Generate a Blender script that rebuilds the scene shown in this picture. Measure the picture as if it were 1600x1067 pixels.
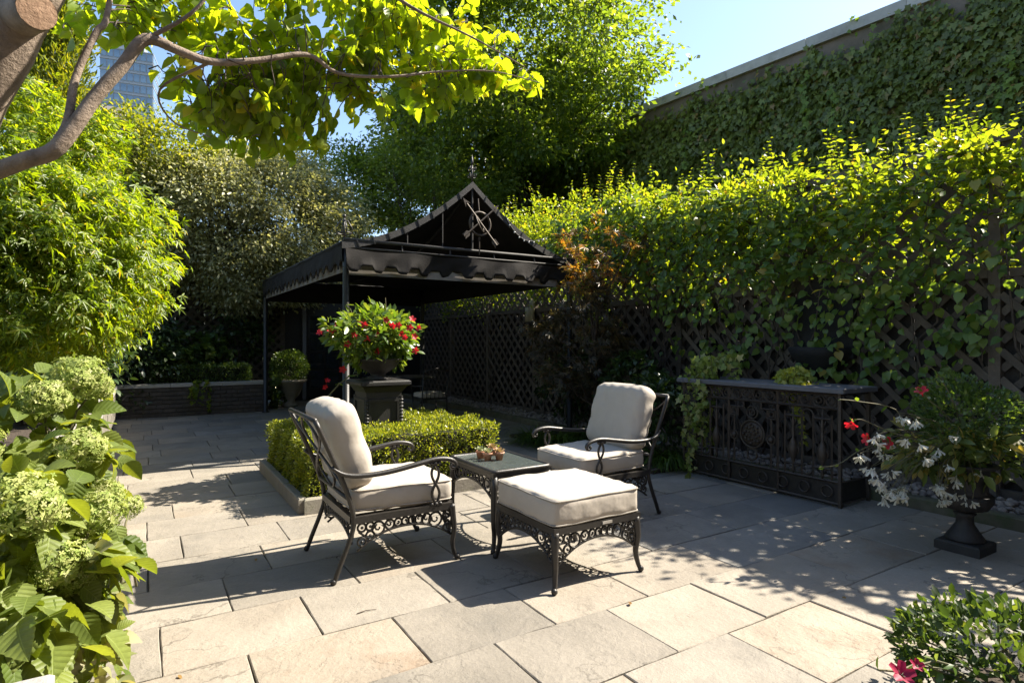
import bpy, math, random
import numpy as np
from mathutils import Vector, Matrix
R = math.radians
for o in list(bpy.data.objects):
    bpy.data.objects.remove(o)
scene = bpy.context.scene
col = scene.collection

# ------------------------------------------------------------------ camera, sky, sun, exposure
# World x runs along the paving rows, y across them; the camera is level and turned 31.8 degrees.
F, HC = 929.0, 1.45            # focal length in photo pixels (1600 wide), eye height
TH = R(31.8)
CT, ST = math.cos(TH), math.sin(TH)
cam = bpy.data.cameras.new('camera')
cam.sensor_width = 36.0
cam.lens = F / 1600 * 36
cam.clip_start = 0.05
cam.clip_end = 3000
camo = bpy.data.objects.new('camera', cam)
camo.location = (0, 0, HC)
camo.rotation_euler = (R(90), 0, -TH)
col.objects.link(camo)
scene.camera = camo

SUN_EL = R(45.5)
SUN_AZ = math.atan2(0.978, -0.205)        # measured from +y towards +x
sdir = Vector((math.sin(SUN_AZ) * math.cos(SUN_EL), math.cos(SUN_AZ) * math.cos(SUN_EL), math.sin(SUN_EL)))
world = bpy.data.worlds.new('World')
scene.world = world
world.use_nodes = True
wn = world.node_tree.nodes
wl = world.node_tree.links
wn.clear()
sky = wn.new('ShaderNodeTexSky')
sky.sky_type = 'NISHITA'
sky.sun_disc = False
sky.sun_elevation = SUN_EL
sky.sun_rotation = SUN_AZ
sky.air_density = 1.0
sky.dust_density = 0.9
sky.ozone_density = 1.6
bg = wn.new('ShaderNodeBackground')
bg.inputs['Strength'].default_value = 0.092
wo = wn.new('ShaderNodeOutputWorld')
wl.new(sky.outputs[0], bg.inputs[0])
wl.new(bg.outputs[0], wo.inputs[0])
sun = bpy.data.lights.new('sun', 'SUN')
sun.energy = 5.0
sun.angle = R(0.53)
sun.color = (1.0, 0.91, 0.77)
suno = bpy.data.objects.new('sun', sun)
suno.rotation_euler = sdir.to_track_quat('Z', 'Y').to_euler()
suno.location = (20, 0, 30)
col.objects.link(suno)
scene.view_settings.view_transform = 'Standard'
scene.view_settings.look = 'None'
scene.view_settings.exposure = 1.75
scene.view_settings.gamma = 1.0
scene.view_settings.use_curve_mapping = False
scene.render.engine = 'CYCLES'
cy = scene.cycles
cy.max_bounces = 10
cy.diffuse_bounces = 5
cy.glossy_bounces = 3
cy.transmission_bounces = 8
cy.transparent_max_bounces = 6
cy.use_denoising = True
cy.sample_clamp_indirect = 10.0
cy.caustics_reflective = False
cy.caustics_refractive = False

# ------------------------------------------------------------------ photo pixel -> place
def cw(X, Y, z):
    return Vector((X * CT + Y * ST, -X * ST + Y * CT, z))
def pix(px, py, Y):
    return cw((px - 800) / F * Y, Y, HC - (py - 533.5) / F * Y)
def pixU(px, py, U):
    a = (px - 800) / F
    return pix(px, py, U / (a * CT + ST))
def pixV(px, py, V):
    a = (px - 800) / F
    return pix(px, py, V / (-a * ST + CT))
def pixZ(px, py, z):
    return pix(px, py, (HC - z) * F / (py - 533.5))

# ------------------------------------------------------------------ materials
MATS = {}
def nodes_of(name):
    m = bpy.data.materials.new(name)
    m.use_nodes = True
    nt = m.node_tree
    nt.nodes.clear()
    out = nt.nodes.new('ShaderNodeOutputMaterial')
    return m, nt, out
def N(nt, t, **kw):
    n = nt.nodes.new(t)
    for k, v in kw.items():
        if k in n.inputs.keys():
            n.inputs[k].default_value = v
        else:
            setattr(n, k, v)
    return n
def ramp(nt, stops):
    r = nt.nodes.new('ShaderNodeValToRGB')
    e = r.color_ramp.elements
    while len(e) < len(stops):
        e.new(0.5)
    for el, (p, c) in zip(e, stops):
        el.position = p
        el.color = (*c, 1)
    return r
def coords(nt, offset=True):
    tc = N(nt, 'ShaderNodeTexCoord')
    if not offset:
        return tc.outputs['Object']
    oi = N(nt, 'ShaderNodeObjectInfo')
    m = N(nt, 'ShaderNodeMath', operation='MULTIPLY')
    m.inputs[1].default_value = 57.0
    nt.links.new(oi.outputs['Random'], m.inputs[0])
    v = N(nt, 'ShaderNodeVectorMath', operation='ADD')
    nt.links.new(tc.outputs['Object'], v.inputs[0])
    nt.links.new(m.outputs[0], v.inputs[1])
    return v.outputs[0]
def surf(name, c1, c2, rough=0.7, scale=8.0, detail=6.0, bump=0.15, bscale=40.0, metal=0.0, spec=0.5,
         stain=None, stain_scale=2.0, objvar=0.0, warp=0.0, riven=0.0, bdetail=5.0):
    """Two-tone noisy surface with fine relief, optional stains and per-object tone."""
    if name in MATS:
        return MATS[name]
    m, nt, out = nodes_of(name)
    L = nt.links.new
    co = coords(nt)
    n1 = N(nt, 'ShaderNodeTexNoise', Scale=scale, Detail=detail, Roughness=0.65, Distortion=warp)
    L(co, n1.inputs['Vector'])
    r = ramp(nt, [(0.3, c1), (0.7, c2)])
    L(n1.outputs[0], r.inputs[0])
    c = r.outputs[0]
    if riven:
        ng = N(nt, 'ShaderNodeTexNoise', Scale=70.0, Detail=4.0, Roughness=0.8)
        L(co, ng.inputs['Vector'])
        nb_ = N(nt, 'ShaderNodeTexNoise', Scale=1.1, Detail=5.0, Roughness=0.6)
        L(co, nb_.inputs['Vector'])
        mg = N(nt, 'ShaderNodeMath', operation='MULTIPLY_ADD')
        mg.inputs[1].default_value = 0.45
        mg.inputs[2].default_value = 0.50
        L(ng.outputs[0], mg.inputs[0])
        mg2 = N(nt, 'ShaderNodeMath', operation='MULTIPLY_ADD')
        mg2.inputs[1].default_value = 0.55
        L(nb_.outputs[0], mg2.inputs[0])
        L(mg.outputs[0], mg2.inputs[2])
        hg = N(nt, 'ShaderNodeHueSaturation')
        L(mg2.outputs[0], hg.inputs['Value'])
        L(c, hg.inputs['Color'])
        c = hg.outputs[0]
        nc = N(nt, 'ShaderNodeTexNoise', Scale=1.6, Detail=7.0, Roughness=0.58)
        L(co, nc.inputs['Vector'])
        rc = ramp(nt, [(0.494, (0, 0, 0)), (0.499, (1, 1, 1)), (0.501, (1, 1, 1)), (0.512, (0, 0, 0))])
        L(nc.outputs[0], rc.inputs[0])
        nm = N(nt, 'ShaderNodeTexNoise', Scale=1.3, Detail=2.0)
        va = N(nt, 'ShaderNodeVectorMath', operation='ADD')
        va.inputs[1].default_value = (7.3, 2.1, 4.4)
        L(co, va.inputs[0])
        L(va.outputs[0], nm.inputs['Vector'])
        rm2 = ramp(nt, [(0.50, (0, 0, 0)), (0.60, (0.75, 0.75, 0.75))])
        L(nm.outputs[0], rm2.inputs[0])
        mk = N(nt, 'ShaderNodeMath', operation='MULTIPLY')
        L(rc.outputs[0], mk.inputs[0])
        L(rm2.outputs[0], mk.inputs[1])
        mc = N(nt, 'ShaderNodeMix', data_type='RGBA')
        L(mk.outputs[0], mc.inputs['Factor'])
        L(c, mc.inputs[6])
        mc.inputs[7].default_value = (c1[0] * 0.42, c1[1] * 0.40, c1[2] * 0.38, 1)
        c = mc.outputs[2]
    if stain:
        n3 = N(nt, 'ShaderNodeTexNoise', Scale=stain_scale, Detail=8.0, Roughness=0.7)
        L(co, n3.inputs['Vector'])
        rr = ramp(nt, [(0.5, (0, 0, 0)), (0.72, (1, 1, 1))])
        L(n3.outputs[0], rr.inputs[0])
        mx = N(nt, 'ShaderNodeMix', data_type='RGBA')
        L(rr.outputs[0], mx.inputs['Factor'])
        L(c, mx.inputs[6])
        mx.inputs[7].default_value = (*stain, 1)
        c = mx.outputs[2]
    if objvar:
        oi = N(nt, 'ShaderNodeObjectInfo')
        hs = N(nt, 'ShaderNodeHueSaturation')
        mr = N(nt, 'ShaderNodeMapRange')
        mr.inputs[3].default_value = 1 - objvar
        mr.inputs[4].default_value = 1 + objvar
        L(oi.outputs['Random'], mr.inputs[0])
        L(mr.outputs[0], hs.inputs['Value'])
        L(c, hs.inputs['Color'])
        c = hs.outputs[0]
    b = N(nt, 'ShaderNodeBsdfPrincipled', Roughness=rough, Metallic=metal)
    b.inputs['Specular IOR Level'].default_value = spec
    L(c, b.inputs['Base Color'])
    if bump:
        n2 = N(nt, 'ShaderNodeTexNoise', Scale=bscale, Detail=bdetail, Roughness=0.7 if bdetail > 3 else 0.4)
        L(co, n2.inputs['Vector'])
        bp = N(nt, 'ShaderNodeBump', Strength=bump, Distance=0.02)
        L(n2.outputs[0], bp.inputs['Height'])
        if riven:
            n4 = N(nt, 'ShaderNodeTexNoise', Scale=2.6, Detail=9.0, Roughness=0.62, Distortion=0.25)
            L(co, n4.inputs['Vector'])
            r4 = ramp(nt, [(0.40, (0, 0, 0)), (0.47, (.45, .45, .45)), (0.55, (.5, .5, .5)), (0.58, (1, 1, 1))])
            L(n4.outputs[0], r4.inputs[0])
            bp2 = N(nt, 'ShaderNodeBump', Strength=riven, Distance=0.012)
            L(r4.outputs[0], bp2.inputs['Height'])
            L(bp.outputs[0], bp2.inputs['Normal'])
            L(bp2.outputs[0], b.inputs['Normal'])
        else:
            L(bp.outputs[0], b.inputs['Normal'])
    L(b.outputs[0], out.inputs[0])
    MATS[name] = m
    return m
def leafmat(name, stops, trans=0.45, tcol=None, rough=0.45, spec=0.4):
    """Leaf: colour differs from leaf to leaf; part of the light passes through the blade."""
    if name in MATS:
        return MATS[name]
    m, nt, out = nodes_of(name)
    L = nt.links.new
    g = N(nt, 'ShaderNodeNewGeometry')
    oi = N(nt, 'ShaderNodeObjectInfo')
    ad = N(nt, 'ShaderNodeMath', operation='ADD')
    L(g.outputs['Random Per Island'], ad.inputs[0])
    L(oi.outputs['Random'], ad.inputs[1])
    fr = N(nt, 'ShaderNodeMath', operation='FRACT')
    L(ad.outputs[0], fr.inputs[0])
    r = ramp(nt, stops)
    L(fr.outputs[0], r.inputs[0])
    b = N(nt, 'ShaderNodeBsdfPrincipled', Roughness=rough)
    b.inputs['Specular IOR Level'].default_value = spec
    L(r.outputs[0], b.inputs['Base Color'])
    t = N(nt, 'ShaderNodeBsdfTranslucent')
    mx2 = N(nt, 'ShaderNodeMix', data_type='RGBA', blend_type='MULTIPLY')
    mx2.inputs[0].default_value = 1.0
    L(r.outputs[0], mx2.inputs[6])
    tc = tcol or (2.6, 2.2, 0.7)
    mx2.inputs[7].default_value = (*tc, 1)
    L(mx2.outputs[2], t.inputs['Color'])
    ms = N(nt, 'ShaderNodeMixShader')
    ms.inputs[0].default_value = trans
    L(b.outputs[0], ms.inputs[1])
    L(t.outputs[0], ms.inputs[2])
    L(ms.outputs[0], out.inputs[0])
    MATS[name] = m
    return m
def veinleaf(name, c1, c2, trans=0.42, tcol=(2.3, 2.0, 0.5), vein=1.5):
    """broad leaf with midrib and side veins (unit leaf space) and tone per leaf"""
    m, nt, out = nodes_of(name)
    L = nt.links.new
    tc = N(nt, 'ShaderNodeTexCoord')
    sx = N(nt, 'ShaderNodeSeparateXYZ')
    L(tc.outputs['Object'], sx.inputs[0])
    def mth(op, a_, b_=None):
        q = N(nt, 'ShaderNodeMath', operation=op)
        for k, v_ in enumerate((a_, b_)):
            if v_ is None:
                continue
            if isinstance(v_, (int, float)):
                q.inputs[k].default_value = v_
            else:
                L(v_, q.inputs[k])
        return q.outputs[0]
    ax = mth('ABSOLUTE', sx.outputs[0])
    w = mth('SUBTRACT', sx.outputs[1], mth('MULTIPLY', ax, 0.75))
    s = mth('ABSOLUTE', mth('SINE', mth('MULTIPLY', w, 22.0)))
    side = mth('SUBTRACT', 1.0, mth('MULTIPLY', s, 6.0))
    mid = mth('SUBTRACT', 1.0, mth('MULTIPLY', ax, 55.0))
    vn = mth('MAXIMUM', mth('MULTIPLY', mth('MAXIMUM', side, 0.0), 0.6), mth('MAXIMUM', mid, 0.0))
    oi = N(nt, 'ShaderNodeObjectInfo')
    r = ramp(nt, [(0, c1), (1, c2)])
    L(oi.outputs['Random'], r.inputs[0])
    n1 = N(nt, 'ShaderNodeTexNoise', Scale=7.0, Detail=6.0)
    L(tc.outputs['Object'], n1.inputs['Vector'])
    mr = N(nt, 'ShaderNodeMapRange')
    mr.inputs[3].default_value = 0.72
    mr.inputs[4].default_value = 1.28
    L(n1.outputs[0], mr.inputs[0])
    val = mth('ADD', mr.outputs[0], mth('MULTIPLY', vn, vein - 1.0))
    hs = N(nt, 'ShaderNodeHueSaturation')
    L(val, hs.inputs['Value'])
    L(r.outputs[0], hs.inputs['Color'])
    b = N(nt, 'ShaderNodeBsdfPrincipled', Roughness=0.5)
    b.inputs['Specular IOR Level'].default_value = 0.35
    L(hs.outputs[0], b.inputs['Base Color'])
    bp = N(nt, 'ShaderNodeBump', Strength=0.25, Distance=0.02)
    bp.invert = True
    L(mth('ADD', vn, mth('MULTIPLY', s, -0.5)), bp.inputs['Height'])
    L(bp.outputs[0], b.inputs['Normal'])
    t = N(nt, 'ShaderNodeBsdfTranslucent')
    mx = N(nt, 'ShaderNodeMix', data_type='RGBA', blend_type='MULTIPLY')
    mx.inputs[0].default_value = 1.0
    L(hs.outputs[0], mx.inputs[6])
    mx.inputs[7].default_value = (*tcol, 1)
    L(mx.outputs[2], t.inputs['Color'])
    ms = N(nt, 'ShaderNodeMixShader')
    ms.inputs[0].default_value = trans
    L(b.outputs[0], ms.inputs[1])
    L(t.outputs[0], ms.inputs[2])
    L(ms.outputs[0], out.inputs[0])
    MATS[name] = m
    return m
def glassmat(name, colr, rough=0.05):
    if name in MATS:
        return MATS[name]
    m, nt, out = nodes_of(name)
    b = N(nt, 'ShaderNodeBsdfPrincipled', Roughness=rough)
    b.inputs['Base Color'].default_value = (*colr, 1)
    b.inputs['Specular IOR Level'].default_value = 0.9
    nt.links.new(b.outputs[0], out.inputs[0])
    MATS[name] = m
    return m

SLAB = [
    surf('slab_buff', (0.2025, 0.1760, 0.1394), (0.2610, 0.2306, 0.1870), 0.78, 2.2, 9, 0.4, 24, stain=(0.20, 0.165, 0.125), stain_scale=1.6, objvar=0.10, warp=0.4, riven=0.3),
    surf('slab_grey', (0.1755, 0.1566, 0.1275), (0.2340, 0.2094, 0.1726), 0.76, 2.5, 9, 0.4, 26, stain=(0.15, 0.137, 0.115), stain_scale=1.9, objvar=0.16, warp=0.4, riven=0.3),
    surf('slab_blue', (0.145, 0.137, 0.122), (0.195, 0.185, 0.165), 0.7, 2.2, 8, 0.35, 30, stain=(0.105, 0.10, 0.09), stain_scale=1.7, objvar=0.14, warp=0.4, riven=0.22),
    surf('slab_tan', (0.2115, 0.1778, 0.1360), (0.2700, 0.2332, 0.1827), 0.78, 3.0, 9, 0.45, 20, stain=(0.21, 0.15, 0.10), stain_scale=2.6, objvar=0.08, warp=0.6, riven=0.5),
]
M_mortar = surf('joint_soil', (0.035, 0.033, 0.024), (0.085, 0.075, 0.055), 0.95, 20, 6, 0.4, 60)
M_soil = surf('bark_soil', (0.025, 0.018, 0.012), (0.07, 0.05, 0.035), 0.95, 14, 8, 0.8, 50)
M_ground = surf('earth', (0.05, 0.06, 0.03), (0.10, 0.10, 0.06), 0.95, 0.6, 8, 0.3, 4)
M_stone = surf('kerb_stone', (0.1530, 0.1371, 0.1115), (0.2295, 0.2104, 0.1721), 0.8, 6, 8, 0.3, 40, stain=(0.15, 0.15, 0.10), stain_scale=3, objvar=0.1)
M_mossy = surf('mossy_kerb', (0.07, 0.065, 0.04), (0.15, 0.135, 0.09), 0.9, 5, 8, 0.35, 35, stain=(0.06, 0.08, 0.025), stain_scale=4, objvar=0.1)
M_cap = surf('cap_stone', (0.2592, 0.2448, 0.2232), (0.3384, 0.3240, 0.2952), 0.75, 12, 8, 0.35, 60, stain=(0.27, 0.25, 0.22), stain_scale=3, objvar=0.08)
M_brick = surf('planter_brick', (0.0450, 0.0375, 0.0315), (0.0825, 0.0690, 0.0577), 0.85, 18, 6, 0.3, 60, objvar=0.2)
M_iron = surf('dark_iron', (0.014, 0.0125, 0.011), (0.030, 0.027, 0.024), 0.42, 30, 4, 0.12, 120, metal=0.1, spec=0.5)
M_bronze = surf('weathered_iron', (0.0360, 0.0264, 0.0192), (0.0760, 0.0576, 0.0416), 0.55, 25, 5, 0.2, 90, metal=0.3)
M_urn = surf('black_urn', (0.014, 0.013, 0.012), (0.034, 0.03, 0.027), 0.6, 12, 6, 0.25, 70)
M_ped = surf('grey_cast', (0.0126, 0.0122, 0.0119), (0.0245, 0.0238, 0.0227), 0.5, 10, 7, 0.15, 60)
M_fabric = surf('cream_canvas', (0.3744, 0.3384, 0.2916), (0.4176, 0.3780, 0.3276), 0.9, 4, 6, 0.30, 13, spec=0.15, stain=(0.36, 0.325, 0.275), stain_scale=2.0, warp=0.5, bdetail=2.0)
M_piping = surf('cream_piping', (0.2400, 0.2190, 0.1920), (0.2880, 0.2640, 0.2280), 0.9, 40, 3, 0.2, 200, spec=0.15)
M_canvas = surf('black_canvas', (0.009, 0.008, 0.0075), (0.019, 0.0165, 0.015), 0.85, 6, 6, 0.2, 60, spec=0.25)
M_canvas2 = surf('sunlit_canvas', (0.06, 0.052, 0.043), (0.12, 0.105, 0.088), 0.9, 3, 8, 0.3, 40, spec=0.2)  # black canvas coloured lighter so the roof top looks sunlit
M_lining = surf('sunlit_lining', (0.16, 0.145, 0.125), (0.22, 0.20, 0.175), 0.9, 6, 5, 0.1, 60, spec=0.2)  # pale grey stands for sunlit cloth behind the scallops
M_blackpaint = surf('black_paint', (0.008, 0.008, 0.008), (0.016, 0.0155, 0.015), 0.42, 15, 4, 0.1, 80)
M_lattice = surf('lattice_wood', (0.07, 0.055, 0.042), (0.13, 0.105, 0.08), 0.8, 6, 8, 0.3, 50, objvar=0.18)
M_board = surf('backing_board', (0.018, 0.014, 0.011), (0.035, 0.028, 0.022), 0.85, 5, 8, 0.3, 40, objvar=0.2)
M_bluelat = surf('blue_lattice', (0.045, 0.052, 0.075), (0.075, 0.085, 0.115), 0.7, 6, 6, 0.2, 50, objvar=0.15)
M_bark = surf('grey_bark', (0.1470, 0.1103, 0.0819), (0.3150, 0.2467, 0.1890), 0.9, 7, 9, 0.9, 22, stain=(0.09, 0.065, 0.045), stain_scale=5, warp=1.0)
M_bark2 = surf('brown_bark', (0.045, 0.034, 0.026), (0.10, 0.078, 0.06), 0.9, 8, 8, 0.6, 30)
M_cut = surf('cut_wood', (0.20, 0.115, 0.065), (0.33, 0.21, 0.13), 0.85, 16, 8, 0.4, 50, warp=2.0)
M_twig = surf('green_twig', (0.07, 0.075, 0.03), (0.12, 0.10, 0.05), 0.8, 20, 4, 0.1, 60)
M_plaster = surf('brown_render', (0.15, 0.115, 0.09), (0.235, 0.19, 0.155), 0.95, 1.2, 10, 0.4, 14, stain=(0.09, 0.08, 0.055), stain_scale=0.8)
M_coping = surf('pale_coping', (0.3910, 0.3740, 0.3485), (0.4930, 0.4760, 0.4420), 0.85, 3, 8, 0.2, 20, objvar=0.10, stain=(0.26, 0.245, 0.22), stain_scale=1.4)
M_terra = surf('terracotta', (0.3360, 0.1360, 0.0680), (0.4160, 0.1920, 0.1040), 0.85, 20, 6, 0.2, 80, stain=(0.5, 0.36, 0.27), stain_scale=9)
M_paleurn = surf('pale_cast_stone', (0.2520, 0.2240, 0.1750), (0.3220, 0.2940, 0.2380), 0.85, 9, 8, 0.3, 50)
M_candle = surf('cream_wax', (0.3720, 0.3300, 0.2160), (0.4080, 0.3660, 0.2520), 0.6, 6, 4, 0.0)
M_red = leafmat('red_petal', [(0, (0.400, 0.010, 0.020)), (1, (0.544, 0.024, 0.040))], 0.35, (1.2, 0.8, 0.8), 0.5)
M_white = leafmat('white_petal', [(0, (0.561, 0.544, 0.425)), (1, (0.697, 0.680, 0.595))], 0.35, (1.0, 1.0, 0.9), 0.6)
M_hyd = leafmat('hydrangea_floret', [(0, (0.19, 0.26, 0.055)), (0.35, (0.30, 0.36, 0.10)), (0.75, (0.40, 0.43, 0.15)), (1, (0.48, 0.48, 0.25))], 0.35, (1.1, 1.15, 0.7), 0.7, 0.2)
M_winglass = glassmat('window_glass', (0.02, 0.025, 0.03))

# ------------------------------------------------------------------ mesh helpers
class MB:
    def __init__(s):
        s.v = []
        s.f = []
    def add(s, vs, fs):
        b = len(s.v)
        s.v += [tuple(v) for v in vs]
        s.f += [tuple(i + b for i in f) for f in fs]
        return s
    def box(s, c, size, rot=None, taper=1.0):
        hx, hy, hz = size[0] / 2, size[1] / 2, size[2] / 2
        vs = []
        for z in (-1, 1):
            k = taper if z > 0 else 1
            for x, y in ((-1, -1), (1, -1), (1, 1), (-1, 1)):
                p = Vector((x * hx * k, y * hy * k, z * hz))
                if rot is not None:
                    p = rot @ p
                vs.append(Vector(c) + p)
        return s.add(vs, [(3, 2, 1, 0), (4, 5, 6, 7), (0, 1, 5, 4), (1, 2, 6, 5), (2, 3, 7, 6), (3, 0, 4, 7)])
    def bevbox(s, c, size, b=0.01):
        """box with chamfered top edge"""
        x, y, z = size[0] / 2, size[1] / 2, size[2] / 2
        cx, cyy, cz = c
        vs = []
        for (k, zz) in ((0, -z), (0, z - b), (b, z)):
            for sx, sy in ((-1, -1), (1, -1), (1, 1), (-1, 1)):
                vs.append((cx + sx * (x - k), cyy + sy * (y - k), cz + zz))
        fs = [(3, 2, 1, 0), (8, 9, 10, 11)]
        for l in (0, 4):
            for i in range(4):
                j = (i + 1) % 4
                fs.append((l + i, l + j, l + 4 + j, l + 4 + i))
        return s.add(vs, fs)
    def tube(s, pts, r, n=6, close=False, cap=True, flat=1.0):
        pts = [Vector(p) for p in pts]
        m = len(pts)
        rs = r if isinstance(r, (list, tuple)) else [r] * m
        vs, fs = [], []
        up = Vector((0, 0, 1))
        prev = None
        for i, p in enumerate(pts):
            if close:
                t = pts[(i + 1) % m] - pts[i - 1]
            else:
                t = pts[min(i + 1, m - 1)] - pts[max(i - 1, 0)]
            if t.length < 1e-9:
                t = Vector((0, 0, 1))
            t.normalize()
            if prev is None:
                a = up if abs(t.z) < 0.9 else Vector((1, 0, 0))
                x = t.cross(a).normalized()
            else:
                x = (prev - t * prev.dot(t))
                if x.length < 1e-6:
                    x = t.orthogonal()
                x.normalize()
            prev = x
            y = t.cross(x)
            for k in range(n):
                a = 2 * math.pi * k / n
                vs.append(p + (x * math.cos(a) + y * math.sin(a) * flat) * rs[i])
        for i in range(m if close else m - 1):
            j = (i + 1) % m
            for k in range(n):
                k2 = (k + 1) % n
                fs.append((i * n + k, i * n + k2, j * n + k2, j * n + k))
        if cap and not close:
            fs.append(tuple(range(n - 1, -1, -1)))
            fs.append(tuple((m - 1) * n + k for k in range(n)))
        return s.add(vs, fs)
    def ring(s, c, rad, r, ax, ay, n=14, k=5, e=1.0):
        c, ax, ay = Vector(c), Vector(ax), Vector(ay)
        pts = [c + ax * math.cos(2 * math.pi * i / n) * rad + ay * math.sin(2 * math.pi * i / n) * rad * e for i in range(n)]
        return s.tube(pts, r, k, close=True)
    def lathe(s, prof, n=20, c=(0, 0, 0), flute=0.0, fn=0):
        vs, fs = [], []
        for (r, z) in prof:
            for k in range(n):
                a = 2 * math.pi * k / n
                rr = r * (1 + (flute * math.cos(a * fn) if fn else 0))
                vs.append((c[0] + rr * math.cos(a), c[1] + rr * math.sin(a), c[2] + z))
        m = len(prof)
        for i in range(m - 1):
            for k in range(n):
                k2 = (k + 1) % n
                fs.append((i * n + k, i * n + k2, (i + 1) * n + k2, (i + 1) * n + k))
        fs.append(tuple(range(n - 1, -1, -1)))
        fs.append(tuple((m - 1) * n + k for k in range(n)))
        return s.add(vs, fs)
    def ball(s, c, r, n=8, m=6, sz=1.0):
        return s.lathe([(r * math.sin(math.pi * i / m) + 1e-4, -r * sz * math.cos(math.pi * i / m)) for i in range(m + 1)], n, c)
    def prism(s, outline, d0, d1, fr):
        """outline of (a,b) in frame fr=(origin, A, B, normal), from depth d0 to d1"""
        o, A, B, Nn = [Vector(q) for q in fr]
        k = len(outline)
        vs = [o + A * a + B * b + Nn * d0 for a, b in outline] + [o + A * a + B * b + Nn * d1 for a, b in outline]
        fs = [tuple(range(k - 1, -1, -1)), tuple(range(k, 2 * k))] + [(i, (i + 1) % k, k + (i + 1) % k, k + i) for i in range(k)]
        return s.add(vs, fs)
    def mesh(s, name, mat, smooth=False):
        me = bpy.data.meshes.new(name)
        me.from_pydata(s.v, [], s.f)
        me.materials.append(mat)
        if smooth:
            me.polygons.foreach_set('use_smooth', [True] * len(me.polygons))
        me.update()
        return me
    def build(s, name, mat, parent=None, smooth=False, loc=None):
        return link(name, s.mesh(name, mat, smooth), parent, loc)
def link(name, me, parent=None, loc=None, rot=None):
    o = bpy.data.objects.new(name, me)
    col.objects.link(o)
    if parent is not None:
        o.parent = parent
    if loc is not None:
        o.location = loc
    if rot is not None:
        o.rotation_euler = rot
    return o
def tag(o, label=None, cat=None, group=None, kind=None):
    if label:
        o['label'] = label
    if cat:
        o['category'] = cat
    if group:
        o['group'] = group
    if kind:
        o['kind'] = kind
    return o
def thing(name, label, cat, loc=(0, 0, 0), rz=0.0, group=None):
    o = link(name, None, None, loc, (0, 0, rz))
    o.empty_display_size = 0.1
    return tag(o, label, cat, group)
def copy_tree(o, parent=None):
    c = o.copy()
    col.objects.link(c)
    c.parent = parent
    for ch in o.children:
        copy_tree(ch, c)
    return c
def npmesh(name, V, T, mat, smooth=False):
    me = bpy.data.meshes.new(name)
    V = np.asarray(V, dtype=np.float32)
    T = np.asarray(T, dtype=np.int32)
    me.vertices.add(len(V))
    me.vertices.foreach_set('co', V.ravel())
    me.loops.add(T.size)
    me.loops.foreach_set('vertex_index', T.ravel())
    me.polygons.add(len(T))
    me.polygons.foreach_set('loop_start', np.arange(0, T.size, 3, dtype=np.int32))
    if smooth:
        me.polygons.foreach_set('use_smooth', np.ones(len(T), dtype=bool))
    me.materials.append(mat)
    me.update(calc_edges=True)
    return me

# leaf templates: unit leaf along +y, face up +z, triangles only
def fan_template(outline, fold=0.12, droop=0.12):
    """left/right outline of half widths: [(y,w)...]; midrib folded and drooping"""
    vs = [(0, 0, 0)]
    mids = []
    tris = []
    prof = outline
    k = len(prof)
    for (y, w) in prof:
        vs.append((0, y, -droop * y * y))
    for (y, w) in prof:
        vs.append((-w, y, fold * w * 2 - droop * y * y))
    for (y, w) in prof:
        vs.append((w, y, fold * w * 2 - droop * y * y))
    tip = len(vs)
    vs.append((0, 1.0, -droop))
    m, l, r = 1, 1 + k, 1 + 2 * k
    tris += [(0, m, l), (0, r, m)]
    for i in range(k - 1):
        tris += [(m + i, m + i + 1, l + i + 1), (m + i, l + i + 1, l + i), (m + i, r + i + 1, m + i + 1), (m + i, r + i, r + i + 1)]
    tris += [(m + k - 1, tip, l + k - 1), (m + k - 1, r + k - 1, tip)]
    return np.array(vs, float), np.array(tris, int)
T_SMALL = (np.array([(0, 0, 0), (-.27, .5, .08), (0, 1, -.05), (.27, .5, .08)], float), np.array([(0, 2, 1), (0, 3, 2)]))
T_NARROW = (np.array([(0, 0, 0), (-.14, .45, .05), (0, 1, -.12), (.14, .45, .05)], float), np.array([(0, 2, 1), (0, 3, 2)]))
T_OVAL = fan_template([(0.3, 0.24), (0.65, 0.22)], 0.12, 0.15)
T_ROUND = fan_template([(0.08, 0.22), (0.3, 0.43), (0.6, 0.38), (0.85, 0.17)], 0.10, 0.15)
T_HEART = fan_template([(-0.08, 0.22), (0.12, 0.40), (0.38, 0.42), (0.65, 0.27), (0.86, 0.09)], 0.10, 0.22)
T_HYD = fan_template([(0.04 + 0.92 * i / 15, (0.395 * math.sin(math.pi * ((0.04 + 0.92 * i / 15) ** 0.72)) ** 0.85) * (1.06 if i % 2 else 0.97)) for i in range(16)], 0.16, 0.30)
def palmate(n=7, spread=125, w=0.11):
    vs, tr = [], []
    for i in range(n):
        a = R(-spread + 2 * spread * i / (n - 1))
        ln = 1.0 - 0.45 * abs(i - (n - 1) / 2) / ((n - 1) / 2)
        d = np.array((math.sin(a), math.cos(a)))
        p = np.array((math.cos(a), -math.sin(a)))
        b = len(vs)
        mid = d * ln * 0.5
        tip = d * ln
        vs += [(0, 0, 0), (*(mid - p * w), 0.03), (*tip, -0.14 * ln), (*(mid + p * w), 0.03)]
        tr += [(b, b + 2, b + 1), (b, b + 3, b + 2)]
    return np.array(vs, float), np.array(tr, int)
T_PALM = palmate()
T_PALM5 = palmate(5, 95, 0.10)
def ivy_t():
    pts = [(0, -.05), (-.38, -.12), (-.30, .15), (-.5, .42), (-.2, .5), (0, 1), (.2, .5), (.5, .42), (.30, .15), (.38, -.12)]
    vs = [(0, .2, 0)] + [(x, y, -.10 * y * y + .06 * abs(x)) for x, y in pts]
    k = len(pts)
    return np.array(vs, float), np.array([(0, 1 + i, 1 + (i + 1) % k) for i in range(k)], int)
T_IVY = ivy_t()
SUNV = np.array(sdir)
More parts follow.
